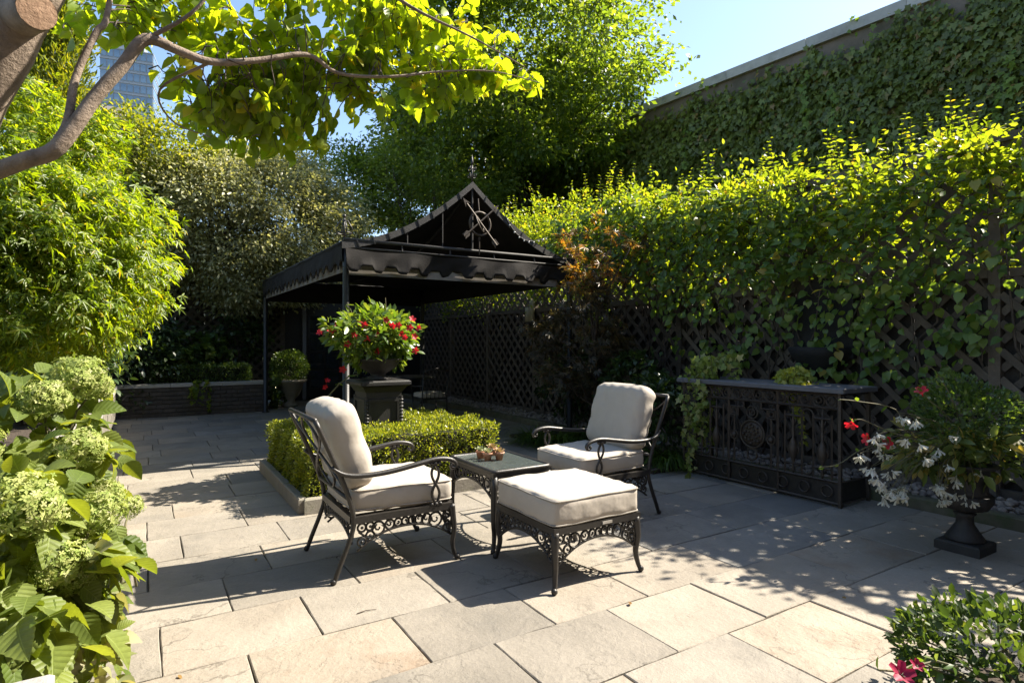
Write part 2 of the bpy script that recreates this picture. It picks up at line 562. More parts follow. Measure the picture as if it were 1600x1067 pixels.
def unit(a):
    return a / np.maximum(np.linalg.norm(a, axis=-1, keepdims=True), 1e-9)
def frames(d, n):
    y = unit(d)
    x = unit(np.cross(y, n))
    z = np.cross(x, y)
    return np.stack([x, y, z], axis=-1)        # columns
def scatter(T, pos, d, n, size):
    """copies of leaf template T at pos, long axis d, face normal n, length size"""
    tv, tt = T
    k = len(pos)
    Rm = frames(d, n)
    sz = np.broadcast_to(np.asarray(size, float).reshape(-1, 1, 1), (k, 1, 1))
    V = np.einsum('kij,mj->kmi', Rm, tv) * sz + pos[:, None, :]
    Tt = tt[None, :, :] + (np.arange(k) * len(tv))[:, None, None]
    return V.reshape(-1, 3), Tt.reshape(-1, 3)
def join(parts):
    Vs, Ts, b = [], [], 0
    for V, T in parts:
        Vs.append(V)
        Ts.append(T + b)
        b += len(V)
    return np.concatenate(Vs), np.concatenate(Ts)
def rsphere(g, n):
    return unit(g.normal(size=(n, 3)))
def clumps(g, c, rad, ncl, per, crad, shell=0.55, zmin=None, lump=0.25):
    """leaf places: clumps spread through an uneven ellipsoid, leaves round each clump"""
    c, rad = np.array(c, float), np.array(rad, float)
    d = rsphere(g, ncl)
    ax = rsphere(g, 7)
    am = g.uniform(-1, 1, 7)
    bump = 1 + lump * np.tanh(((d @ ax.T) ** 3 * am * 2.2).sum(1))
    rr = (shell + (1 - shell) * g.random(ncl)) ** 0.7 * bump
    cc = c + d * rr[:, None] * rad
    if zmin is not None:
        cc[:, 2] = np.maximum(cc[:, 2], zmin + g.random(ncl) * 0.3 * rad[2])
    sz = crad * g.uniform(0.55, 1.35, ncl)
    off = np.clip(g.normal(size=(ncl, per, 3)), -2.0, 2.0) * sz[:, None, None] * np.array((0.6, 0.6, 0.42))
    pos = (cc[:, None, :] + off).reshape(-1, 3)
    out = (off + 0.6 * unit(cc - c)[:, None, :] * sz[:, None, None]).reshape(-1, 3)
    return pos, out, cc
def leaf_dirs(g, out, droop=0.3, up=0.9, spread=0.6):
    n = len(out)
    d = unit(out) + g.normal(size=(n, 3)) * spread
    d[:, 2] -= droop
    nn = g.normal(size=(n, 3)) * 0.5 + SUNV * up * 0.65
    nn[:, 2] += up * 0.45
    return unit(d), unit(nn)
def foliage(name, mat, T, pos, out, size, g, parent, droop=0.3, up=0.9, spread=0.6, var=0.35):
    d, nn = leaf_dirs(g, out, droop, up, spread)
    V, Tt = scatter(T, pos, d, nn, size * g.uniform(1 - var, 1 + var, len(pos)))
    return link(name, npmesh(name, V, Tt, mat), parent)
def curve_pts(p0, p1, sag, n, g, wob=0.05):
    p0, p1 = Vector(p0), Vector(p1)
    L = (p1 - p0).length
    pts = []
    for i in range(n + 1):
        t = i / n
        q = p0.lerp(p1, t)
        q.z += sag * math.sin(math.pi * t)
        if 0 < i < n:
            q += Vector(g.normal(size=3) * wob * L)
        pts.append(q)
    return pts
def spline(pts, per=4):
    """Catmull-Rom through tuples of any length"""
    P = [np.array(p, float) for p in pts]
    P = [2 * P[0] - P[1]] + P + [2 * P[-1] - P[-2]]
    out = []
    for i in range(1, len(P) - 2):
        for k in range(per):
            t = k / per
            a, b, c, d = P[i - 1], P[i], P[i + 1], P[i + 2]
            out.append(0.5 * (2 * b + (c - a) * t + (2 * a - 5 * b + 4 * c - d) * t * t + (3 * b - a - 3 * c + d) * t ** 3))
    out.append(P[-2])
    return [tuple(q) for q in out]

# ================================================================== SETTING
g = np.random.default_rng(7)
rnd = random.Random(11)
# ground to the horizon
gm = MB()
gm.add([(-1500, -1500, -0.05), (1500, -1500, -0.05), (1500, 1500, -0.05), (-1500, 1500, -0.05)], [(0, 1, 2, 3)])
tag(gm.build('ground', M_ground), kind='structure')

# patio: joint bed with separate slabs
PU0, PU1 = -0.45, 5.68
patio = MB().box(((PU0 + 6.6) / 2, 6.2, -0.04), (6.6 - PU0, 19.0, 0.05)).build('patio', M_mortar)
tag(patio, kind='structure')
ROW = 0.52
known = {-2: [1.4, 2.3, 3.16, 4.1], -1: [2.0, 2.76, 3.6], 0: [1.1, 1.78, 2.47, 3.17, 4.25], 1: [2.79, 0.08, 0.75, 1.43, 2.13, 3.75], 2: [0.41, 1.11, 1.8, 2.45, 3.25, 4.4],
         3: [0.07, 0.756, 1.45, 2.1, 3.0, 3.9], 4: [0.41, 1.106, 1.8, 2.7, 3.4]}
row = -9
v = 1.435 + row * ROW
while v < 14.9:
    k = row
    cuts = sorted(known.get(k, []))
    xs = [PU0]
    u = PU0
    full = cuts[:]
    # fill the rest of the row with usual slab lengths
    lo = cuts[0] if cuts else None
    if cuts:
        left = []
        q = cuts[0]
        while q > PU0 + 0.5:
            q -= rnd.choice((0.68, 0.68, 0.78, 0.9))
            left.append(q)
        right = []
        q = cuts[-1]
        while q < PU1 - 0.5:
            q += rnd.choice((0.68, 0.78, 0.9))
            right.append(q)
        full = [c for c in left if c > PU0 + 0.25] + cuts + [c for c in right if c < PU1 - 0.3]
    else:
        q = PU0 + rnd.uniform(0.2, 0.7)
        while q < PU1 - 0.3:
            full.append(q)
            q += rnd.choice((0.5, 0.68, 0.68, 0.78, 0.9))
    ed = [PU0] + sorted(full) + [PU1]
    for a, b in zip(ed[:-1], ed[1:]):
        if b - a < 0.12:
            continue
        jw = 0.002 + rnd.random() * 0.0028
        x0, x1, y0, y1 = a + jw, b - jw, v + jw, v + ROW - jw
        # slightly uneven outline, chamfered edge
        out = []
        for (p, q2) in (((x0, y0), (x1, y0)), ((x1, y0), (x1, y1)), ((x1, y1), (x0, y1)), ((x0, y1), (x0, y0))):
            for t in (0, 0.27, 0.55, 0.8):
                e = 0.003 if t else 0.0015
                out.append((p[0] + (q2[0] - p[0]) * t + rnd.uniform(-e, e), p[1] + (q2[1] - p[1]) * t + rnd.uniform(-e, e)))
        cx, cyv = (x0 + x1) / 2, (y0 + y1) / 2
        zt = rnd.uniform(-0.002, 0.003)
        mbs = MB()
        n = len(out)
        tl = rnd.uniform(-0.0025, 0.0025)
        lv = []
        for (s_, zz) in ((1.0, -0.04), (1.0, zt - 0.004), (0.0, zt)):
            for (x, y) in out:
                if s_ == 0.0:
                    dx, dy = cx - x, cyv - y
                    l = math.hypot(dx, dy)
                    x, y = x + dx / l * 0.005, y + dy / l * 0.005
                lv.append((x - cx, y - cyv, zz + tl * (x - cx) / (x1 - x0)))
        fs = [tuple(2 * n + i for i in range(n))]
        for l in (0, n):
            fs += [(l + i, l + (i + 1) % n, l + n + (i + 1) % n, l + n + i) for i in range(n)]
        mbs.add(lv, fs)
        um, vm = cx, cyv
        if k == 2 and a > 0.3 and b < 1.2:
            mt = 3
        elif um > 3.0 and 2.4 < vm < 5.2:
            mt = rnd.choice((2, 2, 1, 1))
        elif vm > 7.2:
            mt = rnd.choice((1, 2, 2, 1))
        elif um > 2.4 and vm < 2.5:
            mt = rnd.choice((0, 0, 0, 3, 1))
        else:
            mt = rnd.choice((1, 1, 0, 1, 1, 0) if vm < 7 else (1, 2))
        mbs.build('slab', SLAB[mt], patio, loc=(cx, cyv, 0))
    row += 1
    v = 1.435 + row * ROW

# kerb along the pebble strip
kerb = MB().box((5.75, 6.2, -0.03), (0.11, 18.6, 0.05)).build('kerb', M_mortar)
tag(kerb, kind='structure')
yk = -3.0
while yk < 14.5:
    ln = rnd.uniform(0.85, 1.0)
    MB().bevbox((0, 0, 0.045), (0.12 + rnd.uniform(-.006, .006), ln - 0.008, 0.11), 0.012).build('kerb_stone', M_mossy, kerb, loc=(5.75 + rnd.uniform(-.006, .006), yk + ln / 2, 0))
    yk += ln
# pebble strip
M_peb = surf('pebble_stone', (0.1530, 0.1215, 0.0990), (0.2970, 0.2520, 0.2115), 0.75, 5, 6, 0.15, 40, objvar=0.4)
bed = MB().box((6.2, 6.2, 0.0), (0.8, 18.6, 0.06)).build('pebble_bed', M_soil)
tag(bed, kind='structure')
def pebble_verts(gg):
    t = []
    for z, r in ((-0.8, 0.55), (0, 1.0), (0.75, 0.6)):
        for k in range(7):
            a = 2 * math.pi * (k + 0.5 * (z == 0)) / 7
            q = gg.uniform(0.82, 1.12)
            t.append((r * math.cos(a) * q, r * math.sin(a) * q, z * gg.uniform(0.85, 1.1)))
    t += [(0, 0, -1.0), (0, 0, 1.0)]
    fs = []
    for l in (0, 7):
        for k in range(7):
            j = (k + 1) % 7
            fs += [(l + k, l + j, l + 7 + j), (l + k, l + 7 + j, l + 7 + k)]
    for k in range(7):
        j = (k + 1) % 7
        fs += [(21, j, k), (22, 14 + k, 14 + j)]
    return np.array(t), np.array(fs)
peb_t = [pebble_verts(g) for _ in range(6)]
peb_me = [npmesh('pebble', *p, M_peb, True) for p in peb_t]
pos = []
nn = 0
tries = 0
for vv in np.arange(-1.0, 14.0, 0.062):
    for uu in np.arange(5.84, 6.42, 0.075):
        pos.append((uu + g.uniform(-.03, .03), vv + g.uniform(-.03, .03), 0.045 + g.uniform(0, 0.05)))
pos = np.array(pos)
Yd = pos[:, 0] * ST + pos[:, 1] * CT
Xd = pos[:, 0] * CT - pos[:, 1] * ST
inview = (Yd > 1) & (np.abs(Xd / np.maximum(Yd, .01)) < 0.9)
order = np.argsort(np.where(inview, Yd, 1e9))
big = set(order[:290].tolist())
rest = []
for i, p in enumerate(pos):
    sx = g.uniform(0.028, 0.052)
    sc = (sx, sx * g.uniform(0.7, 1.0), sx * g.uniform(0.5, 0.75))
    rz = g.uniform(0, 6.28)
    k = g.integers(6)
    if i in big:
        o = link('pebble', peb_me[k], bed, tuple(p), (g.normal() * .25, g.normal() * .25, rz))
        o.scale = sc
    else:
        tv, tt = peb_t[k]
        c_, s_ = math.cos(rz), math.sin(rz)
        w = tv * np.array(sc)
        w = np.stack([w[:, 0] * c_ - w[:, 1] * s_, w[:, 0] * s_ + w[:, 1] * c_, w[:, 2]], 1) + p
        rest.append((w, tt))
M_peb2 = surf('pebble_far', (0.15, 0.12, 0.10), (0.34, 0.29, 0.25), 0.75, 9, 3, 0.1, 40)
tag(link('pebble', npmesh('pebble', *join(rest), M_peb2, True), bed), kind='stuff')

# raised bed on the far side of the hydrangeas and the low wall round it
beds = MB().box((-3.0, 6.0, 0.24), (4.8, 17.0, 0.5)).box((0.6, 14.35, 0.24), (3.3, 1.6, 0.5)).build('raised_bed', M_soil)
tag(beds, kind='structure')
def blockwall(name, label, p0, axis, L, z1, bl, bh, mat, t=0.22, inward=(-1, 0), capover=0.03, caplen=0.9):
    """wall of separate blocks along axis with cap stones"""
    ax = Vector(axis)
    inn = Vector((*inward, 0))
    th = thing(name, label, 'wall', p0)
    ang = math.atan2(ax.y, ax.x)
    core = MB()
    c = ax * (L / 2) + inn * (t / 2)
    core.box((c.x, c.y, (z1 - .06) / 2), (abs(ax.x) * L + abs(inn.x) * (t - .03) + 1e-3, abs(ax.y) * L + abs(inn.y) * (t - .03) + 1e-3, z1 - .06)).build('core', M_mortar, th)
    bm_ = MB().box((0, 0, 0), (bl - 0.012, 0.10, bh - 0.012)).mesh('brick', mat)
    nr = max(1, int(round((z1 - .06) / bh)))
    for r_ in range(nr):
        q = -(r_ % 2) * bl / 2
        while q < L - 0.02:
            a, b = max(q, 0), min(q + bl, L)
            if b - a > 0.04:
                pc = ax * ((a + b) / 2) + inn * (0.03 + rnd.uniform(-.004, .006))
                o = link('brick', bm_, th, (pc.x, pc.y, bh * (r_ + .5)), (0, 0, ang))
                o.scale = ((b - a) / bl, 1, 1)
            q += bl
    q = 0
    while q < L - 0.05:
        b = min(q + caplen, L)
        pc = ax * ((q + b) / 2) + inn * (t / 2 - capover / 2)
        MB().bevbox((0, 0, 0), (b - q - .006, t + capover * 2, 0.065), 0.008).build('cap_stone', M_cap, th, loc=(pc.x, pc.y, z1 - .03)).rotation_euler = (0, 0, ang)
        q = b
    return th
blockwall('planter_wall', 'low brick planter wall with stone cap below the trimmed box', (-0.45, 13.25, 0), (1, 0, 0), 2.62, 0.63, 0.22, 0.081, M_brick, 0.24, (0, 1))
blockwall('retaining_wall', 'low wall with pale cap stones edging the hydrangea bed', (-0.45, 2.2, 0), (0, 1, 0), 11.05, 0.62, 0.36, 0.14, M_stone, 0.26, (-1, 0))
pier = thing('wall_pier', 'square pier with speckled stone cap below the hydrangeas', 'pier', (-0.55, 1.42, 0))
MB().box((0, 0, 0.29), (0.62, 0.62, 0.58)).build('shaft', M_stone, pier)
MB().bevbox((0, 0, 0.62), (0.74, 0.74, 0.08), 0.01).build('cap', M_cap, pier)

# ------------------------------------------------------------------ lattice fences
slat_me = MB().box((0, 0, 0), (1.0, 0.013, 0.062)).mesh('slat', M_lattice)
slat_far = MB().box((0, 0, 0), (1.0, 0.013, 0.062)).mesh('slat', M_lattice)
def clip45(L, H, c, s):
    """a line a = c + s*z inside 0..L x 0..H -> endpoints"""
    pts = []
    for z in (0, H):
        a = c + s * z
        if -1e-6 <= a <= L + 1e-6:
            pts.append((a, z))
    for a in (0, L):
        z = (a - c) / s
        if 1e-6 < z < H - 1e-6:
            pts.append((a, z))
    return pts[:2] if len(pts) >= 2 else None
def lattice_slats(L, H, pitch):
    out = []
    n = int((L + H) / pitch) + 2
    for i in range(-n, n):
        for s in (1, -1):
            c = i * pitch + (0.03 if s > 0 else 0.07)
            e = clip45(L, H, c, s)
            if e and math.dist(*e) > 0.08:
                out.append((e[0], e[1], s))
    return out
fence = thing('lattice_fence', 'tall brown lattice fence on boards behind the pebble strip', 'fence', (6.5, 0, 0))
V0, PW, NP = -1.45, 1.85, 9
rest = MB()
count = 0
TIERS = ((0.14, 2.02), (2.10, 3.22))
# nearest panels first
for ip in range(NP):
    a0 = V0 + ip * PW
    for (z0, z1) in TIERS:
        for (e0, e1, s) in lattice_slats(PW - 0.09, z1 - z0, 0.25):
            p0 = Vector((-0.012 * s, a0 + 0.045 + e0[0], z0 + e0[1]))
            p1 = Vector((-0.012 * s, a0 + 0.045 + e1[0], z0 + e1[1]))
            d = p1 - p0
            ang = math.atan2(d.z, d.y)
            mid = (p0 + p1) / 2
            Xc, Yc = (6.5 * CT - mid.y * ST), (6.5 * ST + mid.y * CT)
            if 1 <= ip <= 6 and Yc > 0 and Xc / Yc < 0.95 and count < 298:
                o = link('slat', slat_me, fence, tuple(mid), None)
                o.rotation_euler = Matrix(((0, -1, 0), (math.cos(ang), 0, -math.sin(ang)), (math.sin(ang), 0, math.cos(ang)))).to_euler()
                o.scale = (d.length, 1, 1)
                count += 1
            else:
                rm = Matrix(((0, -1, 0), (math.cos(ang), 0, -math.sin(ang)), (math.sin(ang), 0, math.cos(ang))))
                rest.box(mid, (d.length, 0.013, 0.062), rm)
tag(rest.build('slat', M_lattice, fence), kind='stuff')
post_me = MB().box((0, 0, 1.66), (0.09, 0.09, 3.32)).mesh('post', M_lattice)
for ip in range(NP + 1):
    link('post', post_me, fence, (0.02, V0 + ip * PW, 0))
for ip in range(NP):
    for z in (0.10, 2.06, 3.26):
        MB().box((0, 0, 0), (0.06, PW - 0.092, 0.075)).build('rail', M_lattice, fence, loc=(0, V0 + (ip + .5) * PW, z))
bd_me = MB().box((0, 0, 1.0), (0.018, 0.138, 2.0)).mesh('board', M_board)
y = V0 + 0.07
while y < V0 + NP * PW:
    link('board', bd_me, fence, (0.085, y, 0.05))
    y += 0.138 + rnd.choice((0.0025, 0.003, 0.006))
bfence = thing('lattice_screen', 'dark lattice screen behind the planter at the end of the garden', 'fence', (-7.0, 15.3, 0))
rest = MB()
BL = 9.9
for (e0, e1, s) in lattice_slats(BL, 2.7, 0.205):
    p0 = Vector((e0[0], -0.012 * s - .03, 0.2 + e0[1]))
    p1 = Vector((e1[0], -0.012 * s - .03, 0.2 + e1[1]))
    d = p1 - p0
    ang = math.atan2(d.z, d.x)
    o = link('slat', slat_me, bfence, tuple((p0 + p1) / 2), (0, -ang, 0))
    o.scale = (d.length, 1, 1)
for k in range(6):
    MB().box((0, 0, 1.5), (0.09, 0.09, 3.0)).build('post', M_lattice, bfence, loc=(k * BL / 5, 0.03, 0))
for z in (0.16, 2.94):
    MB().box((BL / 2, -.03, z), (BL, 0.06, 0.075)).build('rail', M_lattice, bfence)
bd2 = MB().box((0, 0, 1.45), (0.29, 0.018, 2.9)).mesh('board', M_board)
for k in range(34):
    link('board', bd2, bfence, (0.15 + k * 0.2925, 0.085, 0.03))

# ------------------------------------------------------------------ tall boundary wall with ivy
WD = Vector((-0.103, 1.0, 0)).normalized()
WN = Vector((-WD.y, WD.x, 0))             # towards the garden
WO = Vector((13.0, 5.93, 0)) - WD * 16
WL, WH = 34.0, 8.05
wall = thing('boundary_wall', 'tall brown rendered wall with pale coping, covered in ivy', 'wall', WO)
ang = math.atan2(WD.y, WD.x)
wall.rotation_euler = (0, 0, ang)
MB().box((WL / 2, -0.2, WH / 2), (WL, 0.4, WH)).build('render', M_plaster, wall)
for k in range(17):
    MB().box((k * 2.0 + 1.0, -0.18, WH + 0.115), (1.992, 0.56, 0.23)).build('coping_stone', M_coping, wall)
ivy = thing('wall_ivy', 'dense dark green ivy covering the tall wall', 'ivy', WO)
ivy.rotation_euler = (0, 0, ang)
gi = np.random.default_rng(21)
n = 62000
x = gi.uniform(8, 31, n)
top = WH + 0.04 - 0.30 * np.abs(np.sin(x * 0.9 + np.sin(x * 2.1) * 1.5)) ** 2 - 0.4 * gi.random(n) ** 2 - 0.15 * np.clip((x - 24) / 4, 0, 1)
z = 1.0 + (top - 1.0) * gi.random(n) ** 0.5
swell = 0.16 + 0.12 * np.sin(x * 2.3 + z * 1.1) * np.sin(z * 2.9 - x)
y = gi.random(n) * (swell + 0.08)
pos = np.stack([x, y, z], 1)
keep = gi.random(n) < np.clip((top - z) * 1.2 + 0.35, 0, 1)
pos = pos[keep]
# hanging runners
rp = []
for k in range(46):
    xx = gi.uniform(5, 32)
    zz = gi.uniform(4.2, WH - 0.6)
    for q in range(int(gi.uniform(14, 34))):
        rp.append((xx + gi.normal() * .05, 0.30 + gi.normal() * .04, zz - q * 0.045))
for k in range(16):
    xx = gi.uniform(8, 31)
    for q in range(10):
        rp.append((xx + gi.normal() * .16, 0.12 + gi.normal() * .1, WH - 0.5 + q * 0.085))
rp = np.array(rp)
def ivymesh(P, size, T=T_IVY):
    k = len(P)
    d = gi.normal(size=(k, 3)) * 0.4 + np.array((0, 0.25, -1.0))
    nn_ = gi.normal(size=(k, 3)) * 0.35 + np.array((0, 1.0, 0.45))
    return scatter(T, P, d, unit(nn_), size * gi.uniform(.6, 1.3, k))
M_ivy = leafmat('ivy_leaf', [(0, (0.078, 0.102, 0.019)), (0.5, (0.126, 0.162, 0.031)), (0.93, (0.204, 0.246, 0.054)), (1, (0.288, 0.180, 0.072))], 0.3, (1.8, 1.8, 0.6), 0.4, 0.5)
M_ivy2 = leafmat('ivy_young', [(0, (0.117, 0.195, 0.033)), (1, (0.221, 0.299, 0.065))], 0.4, (2.0, 1.8, 0.6), 0.45)
tag(link('foliage', npmesh('foliage', *ivymesh(pos, 0.13), M_ivy), ivy), kind='stuff')
tag(link('runner', npmesh('runner', *ivymesh(rp, 0.13), M_ivy2), ivy), kind='stuff')

# ------------------------------------------------------------------ far buildings
M_bglass = surf('tower_glass', (0.1200, 0.1950, 0.3000), (0.1950, 0.2850, 0.3900), 0.12, 0.05, 3, 0, spec=0.8)
M_bframe = surf('tower_frame', (0.2250, 0.2550, 0.3000), (0.2700, 0.3000, 0.3450), 0.6, 0.3, 3, 0)
M_beige = surf('beige_cladding', (0.3600, 0.3150, 0.2700), (0.4200, 0.3750, 0.3300), 0.8, 0.4, 4, 0)
M_bslab = surf('balcony_slab', (0.4000, 0.4000, 0.4000), (0.4800, 0.4800, 0.4800), 0.8, 0.4, 4, 0)
def tower(name, label, px, Y, w, d, z1, nf, nb, mat_f, mat_w, rz, balcony=False, z0=0.0):
    p = pix(px, 533, Y)
    th = thing(name, label, 'building', (p.x, p.y, 0), rz)
    MB().box((0, 0, z1 / 2), (w, d, z1)).build('wall', mat_w, th)
    fh = (z1 - z0) / nf
    bw = w / nb
    bd_ = d / max(2, int(nb * d / w))
    win = MB().box((0, 0, 0), (bw * 0.8, 0.12, fh * 0.66)).mesh('window', mat_f)
    win2 = MB().box((0, 0, 0), (0.12, bd_ * 0.8, fh * 0.66)).mesh('window', mat_f)
    slab = MB().box((0, 0, 0), (w + (1.6 if balcony else .3), d + (1.6 if balcony else .3), 0.28)).mesh('floor_band', M_bslab if balcony else M_bframe)
    f0 = max(0, nf - 13)
    for f in range(f0, nf):
        zc = z0 + fh * (f + .5)
        for b in range(nb):
            link('window', win, th, (-w / 2 + bw * (b + .5), -d / 2 - 0.05, zc))
        for b in range(int(d / bd_)):
            link('window', win2, th, (w / 2 + 0.05, -d / 2 + bd_ * (b + .5), zc))
        link('floor_band', slab, th, (0, 0, z0 + fh * (f + 1) - 0.16))
    MB().box((0, 0, z1 + 1.6), (w * 0.6, d * 0.6, 3.2)).build('penthouse', mat_w, th)
    return th
tower('glass_tower', 'blue glass apartment tower seen behind the bare limb', 206, 170, 12.5, 12.5, 82, 27, 8, M_bglass, M_bframe, -TH + R(22))
tower('beige_block', 'beige apartment block with dark windows beside the glass tower', 150, 120, 17, 12, 45.0, 14, 5, M_winglass, M_beige, -TH + R(30))
tower('pale_tower', 'pale high rise with rounded top behind the big tree', 985, 300, 10, 10, 126, 40, 4, M_bglass, M_bslab, -TH + R(20))
tower('banded_tower', 'far tower with white balcony bands above the ivy wall', 928, 320, 12, 12, 122, 36, 3, M_winglass, M_bframe, -TH + R(35), True)

# ------------------------------------------------------------------ garden house at the end
house = thing('garden_house', 'dark single storey facade under the far end of the canopy', 'house', (2.95, 15.35, 0))
MB().box((2.6, 1.0, 1.5), (5.2, 2.0, 3.0)).build('wall', M_blackpaint, house)
MB().box((2.6, 0.95, 3.06), (5.5, 2.4, 0.12)).build('roof', M_blackpaint, house)
for k, u in enumerate((0.95, 1.85)):
    dr = MB().box((u, -0.03, 1.08), (0.84, 0.05, 2.1)).build('door', M_blackpaint, house)
    for a in range(2):
        for b in range(4):
            MB().box((u - 0.19 + a * 0.38, -0.06, 0.5 + b * 0.46), (0.32, 0.012, 0.40)).build('pane', M_winglass, dr)
    MB().ball((u + (0.35 if k == 0 else -0.35), -0.085, 1.02), 0.03).build('handle', M_bronze, dr)
M_col = surf('grey_trim', (0.1500, 0.1500, 0.1600), (0.1800, 0.1800, 0.1900), 0.6, 6, 4, 0.1)
for u in (0.45, 2.36):
    MB().box((u, -0.05, 1.15), (0.09, 0.07, 2.3)).build('door_trim', M_col, house)
def lantern(label, loc):
    th = thing('wall_lantern', label, 'lantern', loc, group=None)
    MB().box((0, 0.09, 0.12), (0.08, 0.02, 0.22)).tube([(0, 0.08, 0.2), (0, 0.03, 0.26), (0, 0, 0.22)], 0.012, 6).build('bracket', M_iron, th)
    MB().lathe([(0.02, 0.25), (0.05, 0.22), (0.105, 0.16), (0.105, 0.15)][::-1], 6).build('roof', M_iron, th)
    MB().lathe([(0.055, -0.12), (0.09, 0.15)], 6).build('pane', M_langlass, th)
    m = MB()
    for k in range(6):
        a = k * math.pi / 3
        m.tube([(0.058 * math.cos(a), 0.058 * math.sin(a), -0.125), (0.094 * math.cos(a), 0.094 * math.sin(a), 0.15)], 0.007, 4)
    m.lathe([(0.03, -0.16), (0.062, -0.12)], 6)
    m.build('frame', M_iron, th)
    return th
M_langlass = surf('frosted_pane', (0.3000, 0.2880, 0.2400), (0.3480, 0.3360, 0.2880), 0.4, 5, 3, 0)
lantern('frosted wall lantern beside the lattice screen post', pixV(455, 470, 15.2))
lantern('frosted wall lantern on the dark facade right of its doors', pixV(577, 482, 15.2))

# ------------------------------------------------------------------ house added out of view, behind the viewpoint, to block sky light
M_hbrick = surf('sky_block_brick', (0.20, 0.11, 0.08), (0.30, 0.17, 0.12), 0.85, 3, 8, 0.3, 30)
th = thing('sky_block_house', 'added unseen brick house blocking sky light behind the viewpoint', 'house', (1.0, -4.6, 0))
MB().box((0, -3.0, 4.6), (16.0, 6.0, 9.2)).build('wall', M_hbrick, th)
MB().box((0, -3.0, 9.35), (16.4, 6.4, 0.3)).build('cornice', M_coping, th)
for fz in (1.25, 4.2, 7.1):
    for k in range(5):
        x_ = -6 + k * 3.0
        w = MB().box((x_, 0.02, fz + 0.6), (1.2, 0.08, 2.0)).build('window', M_coping, th)
        MB().box((x_, 0.07, fz + 0.6), (1.04, 0.02, 1.84)).build('pane', M_winglass, w)

# ================================================================== CANOPY PAVILION
GU0, GU1, GV0, GV1 = 2.10, 5.62, 7.30, 13.05
GC = (GU0 + GU1) / 2
ZE, ZR = 2.68, 3.66
pav = thing('canopy_pavilion', 'black canvas canopy pavilion with curved gable roof on thin posts', 'pavilion', (GC, GV0, 0))
HW, GL = (GU1 - GU0) / 2, GV1 - GV0
def roofz(t, q=0.0):
    k = min(1.0, q / 0.6)
    k = 1 - 0.86 * k * (2 - k)          # ridge sweeps down behind the gable
    return ZE - 0.02 + (ZR - ZE) * k * (0.16 * t + 0.84 * t ** 1.85)
for s in (-1, 1):
    nu, nv = 14, 18
    for side in (0, 1):
        m = MB()
        vs = []
        for i in range(nu + 1):
            t = i / nu
            for j in range(nv + 1):
                q = j / nv
                sag = -0.035 * abs(math.sin(q * math.pi * 4)) * (1 - abs(2 * t - 1)) + 0.012 * math.sin(q * 37 + t * 9)
                vs.append((s * HW * (1 - t) * 1.02, q * GL - 0.03, roofz(t, q) + sag * (0 if j in (0, nv) else 1) - side * 0.02))
        fs = []
        for i in range(nu):
            for j in range(nv):
                a = i * (nv + 1) + j
                f = (a, a + 1, a + nv + 2, a + nv + 1)
                fs.append(f if (s < 0) == (side == 1) else f[::-1])
        m.add(vs, fs).build('roof_underside' if side else 'roof_canvas', M_canvas if side else M_canvas2, pav, True)  # one cloth: sunlight coloured into the top sheet, underside left black
    # band along the gable edge, with lacing
    m = MB()
    vs, fs = [], []
    n = 20
    for i in range(n + 1):
        t = i / n
        x = s * HW * (1 - t) * 1.025
        z = roofz(t)
        for (dy, dz) in ((-0.055, 0.012), (-0.055, -0.075), (-0.03, -0.075), (-0.03, 0.012)):
            vs.append((x, dy, z + dz))
    for i in range(n):
        for k in range(4):
            fs.append((i * 4 + k, i * 4 + (k + 1) % 4, i * 4 + 4 + (k + 1) % 4, i * 4 + 4 + k))
    m.add(vs, fs)
    M_rake = surf('rake_band', (0.0180, 0.0168, 0.0162), (0.0330, 0.0312, 0.0300), 0.7, 6, 6, 0.2, 60)
    band = m.build('gable_band', M_rake, pav)
    for i in range(1, 9):
        t = i / 9
        dzdx = (roofz(t + .01) - roofz(t - .01)) / (0.02 * HW)
        MB().box((s * HW * (1 - t) * 1.025, -0.056, roofz(t) - 0.032), (0.014, 0.012, 0.092), Matrix.Rotation(s * 0.35, 3, 'Y')).build('lacing', M_blackpaint, band)
for (x, y) in ((-HW + .03, 0.03), (HW - .03, 0.03), (-HW + .03, GL - .03), (HW - .03, GL - .03)):
    MB().lathe([(0.075, 0), (0.075, 0.02), (0.045, 0.03), (0.042, 2.3), (0.042, ZE)], 12).build('post', M_blackpaint, pav, True, (x, y, 0))
# eave rails: two tubes with short spacers on the gable side, one on the others
m = MB().tube([(-HW - .02, -0.04, ZE + .02), (HW + .02, -0.04, ZE + .02)], 0.022, 8)
m.build('eave_rail', M_rake, pav, True)
MB().tube([(-HW - .02, -0.04, ZE - .075), (HW + .02, -0.04, ZE - .075)], 0.013, 8).build('eave_rail', M_rake, pav, True)
for k in range(6):
    x = -HW + 0.05 + k * (2 * HW - .1) / 5
    MB().tube([(x, -0.04, ZE + .02), (x, -0.04, ZE - .075)], 0.012, 6).build('spacer', M_rake, pav)
for sx in (-1, 1):
    MB().tube([(sx * HW, 0, ZE), (sx * HW, GL, ZE)], 0.022, 8).build('eave_rail', M_rake, pav, True)
MB().tube([(-HW, GL, ZE), (HW, GL, ZE)], 0.022, 8).build('eave_rail', M_rake, pav, True)
MB().tube([(0, -0.03, ZE), (0, -0.03, ZR - .02)], 0.014, 6).tube([(0, GL * i_ / 12, roofz(1, i_ / 12) - .05) for i_ in range(13)], 0.02, 6).build('ridge_frame', M_rake, pav)
for x in (-0.45, -0.95):
    MB().tube([(x, -0.03, ZE), (x, -0.03, roofz(1 - abs(x) / HW) - .05)], 0.008, 6).build('gable_rod', M_rake, pav)
